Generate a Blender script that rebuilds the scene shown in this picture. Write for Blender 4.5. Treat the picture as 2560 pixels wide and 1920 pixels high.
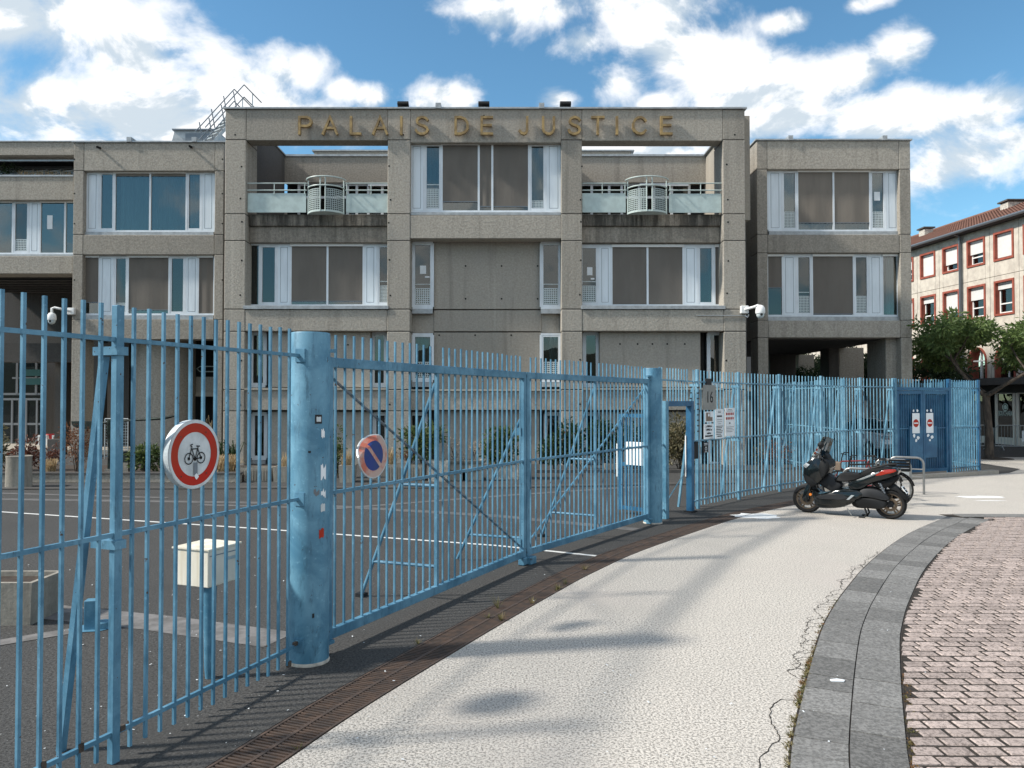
import bpy, bmesh, math, random
from mathutils import Vector, Matrix, Euler
R = math.radians
rnd = random.Random(7)
for o in list(bpy.data.objects): bpy.data.objects.remove(o)
SC = bpy.context.scene
COL = SC.collection

# ---------------------------------------------------------------- camera
F, H, PITCH = 1923.0, 2.2, R(1.19)           # focal length in photo pixels (2560 wide), eye height, tilt
cam_d = bpy.data.cameras.new('camera'); cam = bpy.data.objects.new('camera', cam_d); COL.objects.link(cam)
cam.location = (0, 0, H); cam.rotation_euler = (R(90) + PITCH, 0, 0)
cam_d.sensor_width = 36; cam_d.lens = 36 * F / 2560; cam_d.clip_start = .05; cam_d.clip_end = 4000
SC.camera = cam

def ray(u, v):
    x = (u - 1280) / F; z = -(v - 960) / F
    return (x, math.cos(PITCH) - z * math.sin(PITCH), math.sin(PITCH) + z * math.cos(PITCH))
def G(u, v, z=0.0):
    r = ray(u, v); t = (z - H) / r[2]; return Vector((r[0] * t, r[1] * t, z))
def PY(u, v, Y):
    r = ray(u, v); t = Y / r[1]; return Vector((r[0] * t, Y, H + r[2] * t))

# ---------------------------------------------------------------- sun, exposure, sky
SUN_DIR = Vector((1.134, .209, -1)).normalized()       # the way the light travels
sun_d = bpy.data.lights.new('sun', 'SUN'); sun = bpy.data.objects.new('sun', sun_d); COL.objects.link(sun)
sun.rotation_euler = SUN_DIR.to_track_quat('-Z', 'Y').to_euler(); sun.location = (-20, -5, 30)
sun_d.energy = 4.7; sun_d.angle = R(4.2); sun_d.color = (1, .95, .87)
SC.view_settings.view_transform = 'Standard'; SC.view_settings.look = 'None'
SC.view_settings.gamma = 1; SC.view_settings.use_curve_mapping = False
SC.view_settings.exposure = 0.25
SKY = .112

class NG:
    """small helper to write node trees as expressions"""
    def __init__(s, nt): s.nt = nt
    def node(s, t, ins=None, **props):
        n = s.nt.nodes.new(t)
        for k, v in props.items(): setattr(n, k, v)
        for k, v in (ins or {}).items(): s.put(n.inputs[k], v)
        return n
    def put(s, sock, v):
        if isinstance(v, bpy.types.NodeSocket): s.nt.links.new(v, sock)
        elif isinstance(v, (tuple, list, Vector)):
            v = tuple(v)
            if sock.type == 'RGBA' and len(v) == 3: v = v + (1,)
            sock.default_value = v
        else: sock.default_value = v
    def m(s, op, a, b=0.0, clamp=False):
        n = s.node('ShaderNodeMath', operation=op, use_clamp=clamp); s.put(n.inputs[0], a); s.put(n.inputs[1], b); return n.outputs[0]
    def vm(s, op, a, b=(0, 0, 0)):
        n = s.node('ShaderNodeVectorMath', operation=op); s.put(n.inputs[0], a)
        if op == 'SCALE': s.put(n.inputs['Scale'], b)
        else: s.put(n.inputs[1], b)
        return n.outputs['Value'] if op in ('LENGTH', 'DOT_PRODUCT', 'DISTANCE') else n.outputs[0]
    def noise(s, vec, scale, detail=4, rough=.55, dist=0.0, col=False):
        n = s.node('ShaderNodeTexNoise', {'Scale': scale, 'Detail': detail, 'Roughness': rough, 'Distortion': dist}); s.put(n.inputs['Vector'], vec)
        return n.outputs['Color'] if col else n.outputs['Fac']
    def vor(s, vec, scale, feature='F1', out='Distance', rnds=1.0):
        n = s.node('ShaderNodeTexVoronoi', {'Scale': scale, 'Randomness': rnds}, feature=feature); s.put(n.inputs['Vector'], vec)
        return n.outputs[out]
    def ss(s, x, a, b):
        n = s.node('ShaderNodeMapRange', {'From Min': a, 'From Max': b}, interpolation_type='SMOOTHSTEP'); s.put(n.inputs['Value'], x); return n.outputs[0]
    def mix(s, f, a, b, blend='MIX'):
        n = s.node('ShaderNodeMix', data_type='RGBA', blend_type=blend); s.put(n.inputs[0], f); s.put(n.inputs[6], a); s.put(n.inputs[7], b); return n.outputs[2]
    def pos(s, stretch=(1, 1, 1)):
        return s.vm('MULTIPLY', s.node('ShaderNodeNewGeometry').outputs['Position'], stretch)

W = bpy.data.worlds.new('World'); SC.world = W; W.use_nodes = True
W.node_tree.nodes.clear(); g = NG(W.node_tree)
try: W.cycles.sampling_method = 'MANUAL'; W.cycles.sample_map_resolution = 512
except Exception: pass
sky = g.node('ShaderNodeTexSky', sky_type='NISHITA', sun_disc=False, sun_elevation=R(40.9), sun_rotation=R(-100.4), altitude=400, air_density=1.0, dust_density=.25, ozone_density=2.2)
blue = g.node('ShaderNodeHueSaturation', {'Saturation': 1.05, 'Value': 1.30, 'Fac': 1.0, 'Color': sky.outputs[0]}).outputs[0]
blue = g.mix(1.0, blue, (.76, 1.03, 1.0), 'MULTIPLY')
N = g.vm('NORMALIZE', g.node('ShaderNodeTexCoord').outputs['Generated'])
# cloud banks: (u, v, half width, half height) as seen in the photograph, turned into directions in the sky
BANKS = [(120, 50, 330, 150), (20, 260, 240, 170), (345, 160, 100, 70), (330, 290, 340, 120), (640, 270, 290, 90), (745, 175, 95, 75), (850, 225, 60, 34),
         (350, 70, 70, 40), (925, 240, 50, 30), (1110, 265, 80, 60), (1320, 20, 190, 60), (1465, 105, 90, 50), (1620, 40, 180, 120),
         (1720, 140, 165, 90), (1830, 220, 190, 90), (2010, 205, 120, 55), (2110, 190, 90, 45), (1545, 205, 90, 60), (1400, 250, 70, 40), (1640, 260, 60, 34),
         (1950, 300, 150, 50), (2210, 300, 140, 68), (2310, 285, 90, 45), (2490, 265, 110, 55), (2420, 405, 180, 74), (2310, 440, 100, 54), (2555, 350, 80, 55),
         (2245, 125, 66, 46), (2170, 5, 50, 20), (1960, 60, 60, 26), (1560, 380, 300, 60)]
field = None
for (u, v, a, b) in BANKS:
    c = Vector(ray(u, v)).normalized()
    t = g.m('SUBTRACT', 1.0, g.vm('LENGTH', g.vm('MULTIPLY', g.vm('SUBTRACT', N, tuple(c)), (F / a, F / a, F / b))))
    field = t if field is None else g.m('SMOOTH_MAX', field, t)
    if field is not t: field.node.inputs[2].default_value = .25
front = g.ss(g.vm('DOT_PRODUCT', N, (0, .96, .28)), .55, .80)
low = g.noise(g.vm('ADD', g.vm('MULTIPLY', N, (1, 1, 1.6)), (3.1, 1.7, .4)), 2.7, 3, .5)
rest = g.m('SUBTRACT', g.m('SUBTRACT', g.m('MULTIPLY', low, 5.0), 2.1), g.m('MULTIPLY', front, 4.0))
field = g.m('MAXIMUM', g.m('MAXIMUM', field, -1.4), rest)
NS = g.vm('MULTIPLY', N, (1, 1, 1.35))
def fbm(vec): return g.noise(vec, 8.5, 9, .58, .3)
f0 = fbm(NS); f1 = fbm(g.vm('ADD', NS, (-.022, -.004, .024)))
dens = g.m('ADD', g.m('MULTIPLY', g.m('SUBTRACT', field, .14), .62), g.m('MULTIPLY', g.m('SUBTRACT', f0, .47), 2.0))
alpha = g.ss(dens, -.10, .42)
lit = g.ss(g.m('ADD', g.m('MULTIPLY', g.m('SUBTRACT', f0, f1), 2.4), g.m('MULTIPLY', g.noise(NS, 4.2, 5, .55), .9)), .22, .50)
cloud = g.mix(lit, (5.1, 5.8, 6.4), (8.7, 8.75, 8.8))
skycol = g.mix(g.m('MULTIPLY', alpha, .97), blue, cloud)
bg = g.node('ShaderNodeBackground', {'Color': skycol, 'Strength': SKY})
W.node_tree.links.new(bg.outputs[0], g.node('ShaderNodeOutputWorld').inputs[0])

# ---------------------------------------------------------------- materials
MATS = {}
def material(name):
    m = bpy.data.materials.new(name); m.use_nodes = True; nt = m.node_tree; nt.nodes.clear()
    g = NG(nt); out = g.node('ShaderNodeOutputMaterial'); b = g.node('ShaderNodeBsdfPrincipled'); nt.links.new(b.outputs[0], out.inputs[0])
    MATS[name] = m; return m, g, b
def bump(g, b, h, strength, dist=.02):
    n = g.node('ShaderNodeBump', {'Strength': strength, 'Distance': dist, 'Height': h}); g.put(b.inputs['Normal'], n.outputs[0])
def simple(name, col, rough=.6, metal=0.0, spec=.4, var=.0, scale=6.0, c2=None, lo=.35, hi=.65, bmp=0.0, stretch=(1, 1, 1), rand=0.0, coat=0.0):
    m, g, b = material(name)
    c = col
    if var or c2:
        c2 = c2 or tuple(x * (1 - var) for x in col)
        c = g.mix(g.ss(g.noise(g.pos(stretch), scale, 6, .6), lo, hi), col, c2)
    if rand:
        oi = g.node('ShaderNodeObjectInfo').outputs['Random']
        k = g.m('ADD', g.m('MULTIPLY', oi, 2 * rand), 1 - rand)
        c = g.mix(1.0, c, g.node('ShaderNodeCombineColor', {0: k, 1: k, 2: k}).outputs[0], 'MULTIPLY')
    g.put(b.inputs['Base Color'], c); g.put(b.inputs['Roughness'], rough); g.put(b.inputs['Metallic'], metal); g.put(b.inputs['Specular IOR Level'], spec)
    if coat: g.put(b.inputs['Coat Weight'], coat); g.put(b.inputs['Coat Roughness'], .08)
    if bmp: bump(g, b, g.noise(g.pos(), scale * 8, 3), bmp)
    return m
def concrete(name, base, stain=0.0, speck=1.0):
    m, g, b = material(name); p = g.pos()
    fine = g.noise(p, 16, 5, .7); blot = g.noise(p, .55, 5, .6); streak = g.noise(g.pos((2.4, 2.4, .16)), 1.4, 5, .62)
    d = tuple(x * (1 - .24 * speck) for x in base); l = tuple(min(1, x * (1 + .20 * speck)) for x in base)
    c = g.mix(g.ss(fine, .30, .70), d, l)
    c = g.mix(g.m('MULTIPLY', g.ss(blot, .45, .75), .55), c, g.mix(.5, c, (base[0] * .82, base[1] * .85, base[2] * .92)))
    c = g.mix(g.m('MULTIPLY', g.ss(streak, .50, .76), .46), c, tuple(x * .45 for x in base))
    c = g.mix(g.m('MULTIPLY', g.ss(g.noise(p, 34, 2), .66, .74), .35 * speck), c, tuple(min(1, x * 1.7) for x in base))
    up_ = g.noise(g.pos((3.5, 3.5, .10)), 1.1, 4, .6); c = g.mix(g.m('MULTIPLY', g.ss(up_, .60, .80), .30), c, tuple(min(1, x * 1.55) for x in base))
    k = g.m('ADD', g.m('MULTIPLY', g.node('ShaderNodeObjectInfo').outputs['Random'], .28), .86); c = g.mix(1.0, c, g.node('ShaderNodeCombineColor', {0: k, 1: k, 2: k}).outputs[0], 'MULTIPLY')
    if stain:
        s2 = g.noise(g.pos((3.2, 3.2, .35)), 1.6, 6, .7)
        c = g.mix(g.m('MULTIPLY', g.ss(s2, .36, .62), stain), c, (.03, .028, .025))
    g.put(b.inputs['Base Color'], c); g.put(b.inputs['Roughness'], .88); g.put(b.inputs['Specular IOR Level'], .2)
    bump(g, b, fine, .55 * speck, .03); return m
def paint(name, col, fade, rust=.0, rough=.42, wear=.5):
    m, g, b = material(name); p = g.pos()
    n1 = g.noise(p, 2.3, 6, .65, .6); n2 = g.noise(g.pos((9, 9, 2.2)), 2.0, 5, .7)
    c = g.mix(g.ss(n1, .36, .66), col, fade)
    c = g.mix(g.m('MULTIPLY', g.ss(n2, .5, .74), wear), c, tuple(x * .55 for x in col))
    c = g.mix(g.m('MULTIPLY', g.ss(g.noise(p, 31, 3), .62, .72), .35), c, tuple(min(.9, x * 1.35 + .06) for x in fade))
    if rust: c = g.mix(g.ss(g.noise(p, 19, 3, .6), .735 - rust, .76 - rust), c, (.045, .022, .012))
    g.put(b.inputs['Base Color'], c); g.put(b.inputs['Roughness'], rough); g.put(b.inputs['Specular IOR Level'], .45)
    bump(g, b, n2, .08, .01); return m

concrete('concrete', (.350, .320, .274)); concrete('concrete_smooth', (.38, .345, .29), speck=.45)
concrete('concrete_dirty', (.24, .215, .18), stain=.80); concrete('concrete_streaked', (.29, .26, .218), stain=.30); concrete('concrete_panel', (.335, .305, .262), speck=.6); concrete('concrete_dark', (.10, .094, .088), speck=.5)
concrete('planter', (.36, .33, .28), stain=.3, speck=.5)
simple('interior_shade', (.022, .023, .025), .8); simple('hole', (.008, .008, .008), .9)  # near-black sheets behind openings: the rooms' darkness is put into their colour
simple('coping', (.42, .44, .45), .45, .3, var=.25); simple('white_frame', (.74, .79, .83), .4, var=.12, scale=3, stretch=(1, 1, .4))
simple('white_panel', (.76, .83, .88), .35, var=.10, scale=2, stretch=(3, 3, .4)); simple('frame_line', (.16, .19, .22), .5)
simple('blind', (.172, .156, .138), .85, var=.12, scale=1.5, stretch=(1, 1, .3), spec=.1); simple('blind_light', (.225, .200, .172), .85, var=.15, scale=1.2, stretch=(2, 2, .3), spec=.1)
simple('hill', (.035, .045, .03), .95, var=.4, scale=.05); simple('dark_frame', (.20, .21, .22), .5); simple('curtain', (.44, .49, .50), .9, var=.3, scale=3, stretch=(3, 3, .1), spec=.1); simple('paper', (.78, .82, .84), .8, var=.06)
simple('grille', (.58, .65, .66), .45); simple('basket', (.33, .39, .38), .5); simple('balcony_paint', (.50, .60, .58), .5, var=.14, scale=5); simple('rail_paint', (.52, .60, .57), .4, var=.15)
simple('brass', (.40, .275, .115), .5, .1, c2=(.20, .135, .06), scale=4); simple('letter_side', (.10, .075, .04), .6, .2)
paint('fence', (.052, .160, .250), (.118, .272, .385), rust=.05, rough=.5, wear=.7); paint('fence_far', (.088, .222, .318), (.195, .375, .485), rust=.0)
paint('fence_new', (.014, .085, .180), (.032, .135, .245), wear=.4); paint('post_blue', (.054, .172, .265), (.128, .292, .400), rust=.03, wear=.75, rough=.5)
simple('steel', (.34, .34, .33), .35, .8, var=.2); simple('galv', (.46, .49, .50), .45, .6, var=.2)
simple('black_plastic', (.007, .0075, .008), .55, spec=.25); simple('grey_plastic', (.018, .019, .021), .55, spec=.3); simple('black_paint', (.004, .006, .0065), .16, 0, .45, coat=.35)
simple('seat', (.012, .012, .0125), .7, var=.3, scale=20); simple('tyre', (.010, .010, .010), .85, var=.3, scale=15); simple('wheel_bronze', (.16, .12, .085), .35, .7)
simple('lamp_red', (.30, .022, .010), .15, coat=.6); simple('lamp_orange', (.75, .22, .03), .3); simple('white_plastic', (.80, .80, .78), .4)
simple('dark_red', (.16, .018, .02), .4); simple('red_paint', (.45, .03, .035), .4); simple('sign_red', (.43, .022, .012), .45, c2=(.36, .035, .015), scale=4, spec=.2); simple('sign_white', (.60, .65, .67), .35, c2=(.45, .50, .52), scale=7)
simple('sign_blue', (.008, .032, .20), .4, c2=(.014, .045, .17), scale=9); simple('sign_faded', (.45, .13, .085), .5, c2=(.46, .34, .30), scale=7, lo=.4, hi=.6); simple('ink', (.012, .013, .015), .6)
simple('sign_back', (.50, .52, .53), .4, .5); simple('cream', (.78, .74, .64), .6, c2=(.64, .57, .44), scale=1.8, stretch=(6, 6, .5)); simple('cream_shaded', (.66, .62, .54), .6, var=.1)
simple('bronze', (.045, .06, .048), .5, .5, c2=(.02, .022, .02), scale=8); simple('soil', (.06, .042, .03), .95, var=.5, scale=20)
simple('stone_white', (.58, .54, .47), .85, var=.4, scale=12, bmp=.4); simple('red_trim', (.34, .085, .052), .6, var=.25, scale=4); simple('shutter', (.66, .66, .64), .7, var=.08)
simple('render_beige', (.60, .545, .465), .9, c2=(.47, .42, .36), scale=2.6, bmp=.15); simple('pipe', (.16, .18, .20), .4, .4); simple('roof_dark', (.05, .05, .05), .7)
simple('grate', (.068, .052, .044), .7, .1, c2=(.105, .070, .052), scale=9); simple('line_white', (.62, .62, .60), .7, c2=(.35, .35, .34), scale=14, lo=.5, hi=.75); simple('splash', (.88, .88, .86), .6, var=.1)
simple('joint', (.020, .017, .015), .95, c2=(.042, .033, .025), scale=20); simple('strip_grey', (.19, .18, .175), .9, c2=(.11, .105, .10), scale=5); simple('strip_faint', (.125, .122, .12), .9, c2=(.085, .083, .082), scale=5)
simple('car_paint', (.55, .57, .58), .2, coat=.5); simple('teal', (.02, .09, .09), .5); simple('shop_white', (.75, .72, .66), .5); simple('shop_sign', (.55, .70, .68), .4)
simple('bark', (.11, .085, .065), .9, c2=(.045, .036, .03), scale=9, stretch=(1, 1, .35), bmp=.6); simple('brown_board', (.20, .15, .11), .7)

def glass(name, tint=(.55, .66, .68), refl=.24, rough=.01):
    m = bpy.data.materials.new(name); m.use_nodes = True; nt = m.node_tree; nt.nodes.clear(); g = NG(nt); MATS[name] = m
    out = g.node('ShaderNodeOutputMaterial'); t = g.node('ShaderNodeBsdfTransparent', {'Color': tint}); r = g.node('ShaderNodeBsdfGlossy', {'Color': (.90, .88, .84), 'Roughness': rough})
    nz = g.node('ShaderNodeBump', {'Strength': .05, 'Distance': .02, 'Height': g.noise(g.pos(), 1.6, 2)}); g.put(r.inputs['Normal'], nz.outputs[0])
    fr = g.node('ShaderNodeFresnel', {'IOR': 1.5}); f = g.m('ADD', g.m('MULTIPLY', fr.outputs[0], .9), refl - .04, True)
    mx = g.node('ShaderNodeMixShader', {0: f, 1: t.outputs[0], 2: r.outputs[0]}); nt.links.new(mx.outputs[0], out.inputs[0])
glass('glass', (.56, .66, .67), refl=.12); glass('glass_mid', (.45, .55, .57), .085); glass('glass_dark', (.35, .42, .44), .10); glass('glass_shop', (.25, .33, .33), .12); glass('screen', (.10, .15, .15), .08)
glass('windscreen', (.10, .16, .165), .10)

def leafmat(name, c1, c2, tr=.35):
    m, g, b = material(name); oi = g.noise(g.pos(), 7.0, 3)
    c = g.mix(g.ss(oi, .35, .65), c1, c2); g.put(b.inputs['Base Color'], c); g.put(b.inputs['Roughness'], .5); g.put(b.inputs['Specular IOR Level'], .35)
    t = g.node('ShaderNodeBsdfTranslucent', {'Color': c}); mx = g.node('ShaderNodeMixShader', {0: tr, 1: b.outputs[0], 2: t.outputs[0]})
    m.node_tree.links.new(mx.outputs[0], [n for n in m.node_tree.nodes if n.type == 'OUTPUT_MATERIAL'][0].inputs[0])
leafmat('leaf_tree', (.075, .125, .036), (.15, .205, .065)); leafmat('leaf_dark', (.022, .045, .018), (.045, .075, .026)); leafmat('leaf_green', (.055, .090, .030), (.12, .15, .05))
leafmat('leaf_red', (.10, .045, .034), (.17, .07, .045)); leafmat('leaf_rust', (.16, .065, .03), (.22, .10, .05)); leafmat('grass_dry', (.42, .31, .17), (.55, .43, .27)); leafmat('leaf_olive', (.10, .095, .045), (.20, .17, .10))
leafmat('twig_pale', (.38, .30, .22), (.5, .42, .33)); leafmat('weed', (.10, .11, .04), (.25, .20, .09)); leafmat('moss', (.20, .10, .04), (.10, .10, .03))

# ground surfaces
def ground_mat(name, base, lo, hi, scale, sp=.5, dark=.4, bstr=.5, patch=None, light=None, lsc=60):
    m, g, b = material(name); p = g.pos()
    a = g.noise(p, scale, 3, .75); c = g.mix(g.ss(a, lo, hi), tuple(x * dark for x in base), base)
    big = g.noise(p, .7, 5, .6, .4); c = g.mix(g.m('MULTIPLY', g.ss(big, .42, .72), sp), c, tuple(x * .62 for x in base))
    if patch: c = g.mix(g.m('MULTIPLY', g.ss(g.noise(p, .33, 3, .55), .5, .72), .6), c, patch)
    if light: c = g.mix(g.ss(g.noise(p, lsc, 1), .73, .78), c, light)
    g.put(b.inputs['Base Color'], c); g.put(b.inputs['Roughness'], .92); g.put(b.inputs['Specular IOR Level'], .2)
    bump(g, b, a, bstr, .012); return m
ground_mat('asphalt', (.086, .084, .081), .36, .60, 46, .7, .38, .8, light=(.30, .30, .29), lsc=48)
ground_mat('pavement', (.62, .575, .515), .40, .56, 56, .40, .34, .5, patch=(.44, .395, .36))
ground_mat('soil_base', (.02, .018, .016), .3, .7, 20)
def stone(name, base, var, scale, rand, lo=.35, hi=.65):
    m, g, b = material(name); oi = g.node('ShaderNodeObjectInfo').outputs['Random']; p = g.pos()
    a = g.noise(p, scale, 4, .7); c = g.mix(g.ss(a, lo, hi), tuple(x * (1 - var) for x in base), base)
    big = g.noise(p, 3.0, 4, .6); c = g.mix(g.m('MULTIPLY', g.ss(big, .5, .75), .4), c, tuple(x * .6 for x in base))
    k = g.m('ADD', g.m('MULTIPLY', oi, 2 * rand), 1 - rand); c = g.mix(1.0, c, g.node('ShaderNodeCombineColor', {0: k, 1: k, 2: k}).outputs[0], 'MULTIPLY')
    g.put(b.inputs['Base Color'], c); g.put(b.inputs['Roughness'], .85); g.put(b.inputs['Specular IOR Level'], .25); bump(g, b, a, .35, .01)
stone('slab_stone', (.225, .220, .210), .5, 40, .24); stone('paver_pink', (.42, .345, .31), .5, 42, .20, .38, .56)

# tiled roof (rows too fine to pick apart at this distance)
m, g, b = material('roof_tile'); p = g.pos()
c = g.mix(g.ss(g.noise(p, 5, 4, .7), .35, .65), (.13, .062, .042), (.20, .095, .065)); g.put(b.inputs['Base Color'], c); g.put(b.inputs['Roughness'], .85)

# ---------------------------------------------------------------- mesh helpers
class MB:
    def __init__(s): s.v = []; s.f = []
    def quad(s, a, b, c, d):
        i = len(s.v); s.v += [tuple(a), tuple(b), tuple(c), tuple(d)]; s.f.append((i, i + 1, i + 2, i + 3)); return s
    def tri(s, a, b, c):
        i = len(s.v); s.v += [tuple(a), tuple(b), tuple(c)]; s.f.append((i, i + 1, i + 2)); return s
    def hexa(s, P8):
        i = len(s.v); s.v += [tuple(p) for p in P8]
        for q in ((3, 2, 1, 0), (4, 5, 6, 7), (0, 1, 5, 4), (1, 2, 6, 5), (2, 3, 7, 6), (3, 0, 4, 7)): s.f.append(tuple(i + k for k in q))
        return s
    def box(s, x0, x1, y0, y1, z0, z1):
        if x0 > x1: x0, x1 = x1, x0
        if y0 > y1: y0, y1 = y1, y0
        if z0 > z1: z0, z1 = z1, z0
        return s.hexa([(x0, y0, z0), (x1, y0, z0), (x1, y1, z0), (x0, y1, z0), (x0, y0, z1), (x1, y0, z1), (x1, y1, z1), (x0, y1, z1)])
    def obox(s, c, a, b, d):
        c, a, b, d = Vector(c), Vector(a), Vector(b), Vector(d)
        return s.hexa([c - a - b - d, c + a - b - d, c + a + b - d, c - a + b - d, c - a - b + d, c + a - b + d, c + a + b + d, c - a + b + d])
    def bar(s, p, q, w, h=None, up=(0, 0, 1)):
        p, q = Vector(p), Vector(q); h = h or w; d = (q - p); ax = d.normalized(); sd = ax.cross(Vector(up))
        if sd.length < 1e-4: sd = ax.cross(Vector((1, 0, 0)))
        sd.normalize(); u = sd.cross(ax).normalized()
        return s.obox((p + q) / 2, sd * w / 2, d / 2, u * h / 2)
    def tube(s, pts, r, n=8, closed=False, caps=True):
        pts = [Vector(p) for p in pts]; k = len(pts); base = len(s.v); rr = r if isinstance(r, (list, tuple)) else [r] * k
        prev = None
        for i, p in enumerate(pts):
            a = pts[(i - 1) % k] if (closed or i > 0) else p; b = pts[(i + 1) % k] if (closed or i < k - 1) else p
            t = (b - a).normalized()
            if prev is None:
                prev = t.orthogonal().normalized()
            prev = (prev - t * prev.dot(t)).normalized(); o = t.cross(prev)
            for j in range(n):
                an = 2 * math.pi * j / n; s.v.append(tuple(p + (prev * math.cos(an) + o * math.sin(an)) * rr[i]))
        for i in range(k if closed else k - 1):
            for j in range(n):
                a = base + i * n + j; b = base + i * n + (j + 1) % n; c = base + ((i + 1) % k) * n + (j + 1) % n; d = base + ((i + 1) % k) * n + j
                s.f.append((a, b, c, d))
        if caps and not closed:
            s.f.append(tuple(base + j for j in reversed(range(n)))); s.f.append(tuple(base + (k - 1) * n + j for j in range(n)))
        return s
    def cyl(s, p, q, r0, r1=None, n=16): return s.tube([p, q], [r0, r0 if r1 is None else r1], n)
    def prism(s, poly, fn, ts):
        """poly: list of 2-D points (or one list for each t); fn(x, y, t) -> 3-D point"""
        base = len(s.v); k = len(poly[0]) if isinstance(poly[0][0], (list, tuple)) else len(poly)
        for i, t in enumerate(ts):
            pl = poly[i] if isinstance(poly[0][0], (list, tuple)) else poly
            for (x, y) in pl: s.v.append(tuple(fn(x, y, t)))
        for i in range(len(ts) - 1):
            for j in range(k):
                s.f.append((base + i * k + j, base + i * k + (j + 1) % k, base + (i + 1) * k + (j + 1) % k, base + (i + 1) * k + j))
        s.f.append(tuple(base + j for j in reversed(range(k)))); s.f.append(tuple(base + (len(ts) - 1) * k + j for j in range(k)))
        return s
    def lathe(s, prof, n=20, c=(0, 0, 0), axis='z', caps=True):
        base = len(s.v); k = len(prof)
        for (r, z) in prof:
            for j in range(n):
                a = 2 * math.pi * j / n; x, y = r * math.cos(a), r * math.sin(a)
                s.v.append((c[0] + x, c[1] + y, c[2] + z) if axis == 'z' else (c[0] + x, c[1] + z, c[2] + y))
        for i in range(k - 1):
            for j in range(n): s.f.append((base + i * n + j, base + i * n + (j + 1) % n, base + (i + 1) * n + (j + 1) % n, base + (i + 1) * n + j))
        if caps: s.f.append(tuple(base + j for j in reversed(range(n)))); s.f.append(tuple(base + (k - 1) * n + j for j in range(n)))
        return s
    def mesh(s, name, matn, smooth=False):
        me = bpy.data.meshes.new(name); me.from_pydata(s.v, [], s.f); me.validate()
        bm = bmesh.new(); bm.from_mesh(me); bmesh.ops.recalc_face_normals(bm, faces=bm.faces); bm.to_mesh(me); bm.free()
        me.materials.append(MATS[matn])
        if smooth:
            me.polygons.foreach_set('use_smooth', [True] * len(me.polygons)); me.update()
            try: me.set_sharp_from_angle(angle=R(38))
            except Exception: pass
        return me
    def build(s, name, matn, parent=None, smooth=False, bevel=0.0):
        return place(name, s.mesh(name, matn, smooth), parent, bevel=bevel)
ROOT = {}
def place(name, me, parent=None, loc=None, rz=0.0, sc=None, bevel=0.0, rot=None):
    o = bpy.data.objects.new(name, me); COL.objects.link(o)
    if loc is not None: o.location = loc
    if rz: o.rotation_euler = (0, 0, rz)
    if rot is not None: o.rotation_euler = rot
    if sc is not None: o.scale = sc
    if parent is not None:
        o.parent = parent
        if parent.name in ROOT: o.matrix_parent_inverse = ROOT[parent.name]
        elif parent.type == 'MESH' and (parent.location.length > 1e-6): o.matrix_parent_inverse = parent.matrix_basis.inverted()
    if bevel:
        b = o.modifiers.new('bevel', 'BEVEL'); b.width = bevel; b.segments = 1; b.limit_method = 'ANGLE'
    return o
def tag(o, label=None, cat=None, group=None, kind=None):
    for k, v in (('label', label), ('category', cat), ('group', group), ('kind', kind)):
        if v: o[k] = v
    return o
def thing(name, label, cat, loc=(0, 0, 0), rz=0.0, group=None, local=False, rot=None):
    """an Empty at the base of a thing; its parts are given in world coordinates unless local"""
    o = bpy.data.objects.new(name, None); COL.objects.link(o); o.location = loc; o.rotation_euler = rot or (0, 0, rz); o.empty_display_size = .2
    tag(o, label, cat, group)
    if not local:
        o.rotation_euler = (0, 0, 0); ROOT[o.name] = Matrix.Translation(-Vector(loc))
    return o
def struct(name, mb, matn, **k): return tag(mb.build(name, matn, **k), kind='structure')
def catmull(P, n=8):
    P = [Vector(p) for p in P]; out = []
    Q = [2 * P[0] - P[1]] + P + [2 * P[-1] - P[-2]]
    for i in range(1, len(Q) - 2):
        a, b, c, d = Q[i - 1:i + 3]
        for k in range(n):
            t = k / n; out.append(.5 * ((2 * b) + (c - a) * t + (2 * a - 5 * b + 4 * c - d) * t * t + (3 * b - a - 3 * c + d) * t ** 3))
    out.append(P[-1]); return out
def resample(P, step):
    out = [P[0].copy()]; acc = 0.0
    for a, b in zip(P, P[1:]):
        L = (b - a).length; t = step - acc
        while t <= L: out.append(a + (b - a) * (t / L)); t += step
        acc = (acc + L) % step if L >= (step - acc) else acc + L
    return out
def textmesh(body, size, matn, name='lettering', extrude=.002, align='CENTER'):
    cu = bpy.data.curves.new(name, 'FONT'); cu.body = body; cu.size = size; cu.align_x = align; cu.align_y = 'CENTER'; cu.extrude = extrude; cu.resolution_u = 2
    ob = bpy.data.objects.new(name, cu); COL.objects.link(ob); bpy.context.view_layer.update()
    me = bpy.data.meshes.new_from_object(ob.evaluated_get(bpy.context.evaluated_depsgraph_get())); me.name = name
    bpy.data.objects.remove(ob); bpy.data.curves.remove(cu)
    me.materials.clear(); me.materials.append(MATS[matn]); return me
# ================================================================ ground
def flat(poly, z): 
    m = MB(); m.v = [(p[0], p[1], z) for p in poly]; m.f = [tuple(range(len(poly)))]; return m
struct('ground', flat([(-2500, -2500), (2500, -2500), (2500, 2500), (-2500, 2500)], -.22), 'soil_base')
# wooded hills round the back of the town (they show in the window glass)
hl = MB(); nh = 60
for i in range(nh):
    def hp(k, s_):
        a = R(180 + 200 * k / nh - 10); h = 36 + 12 * math.sin(k * .45) + 7 * math.sin(k * 1.13 + 1) + 4 * math.sin(k * 2.3); d = 330 + 250 * s_; return (d * math.cos(a), d * math.sin(a), -1 + h * math.sin(s_ * math.pi / 2) ** .8)
    for j in range(4): hl.quad(hp(i, j / 4), hp(i + 1, j / 4), hp(i + 1, (j + 1) / 4), hp(i, (j + 1) / 4))
struct('hills', hl, 'hill')
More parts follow.
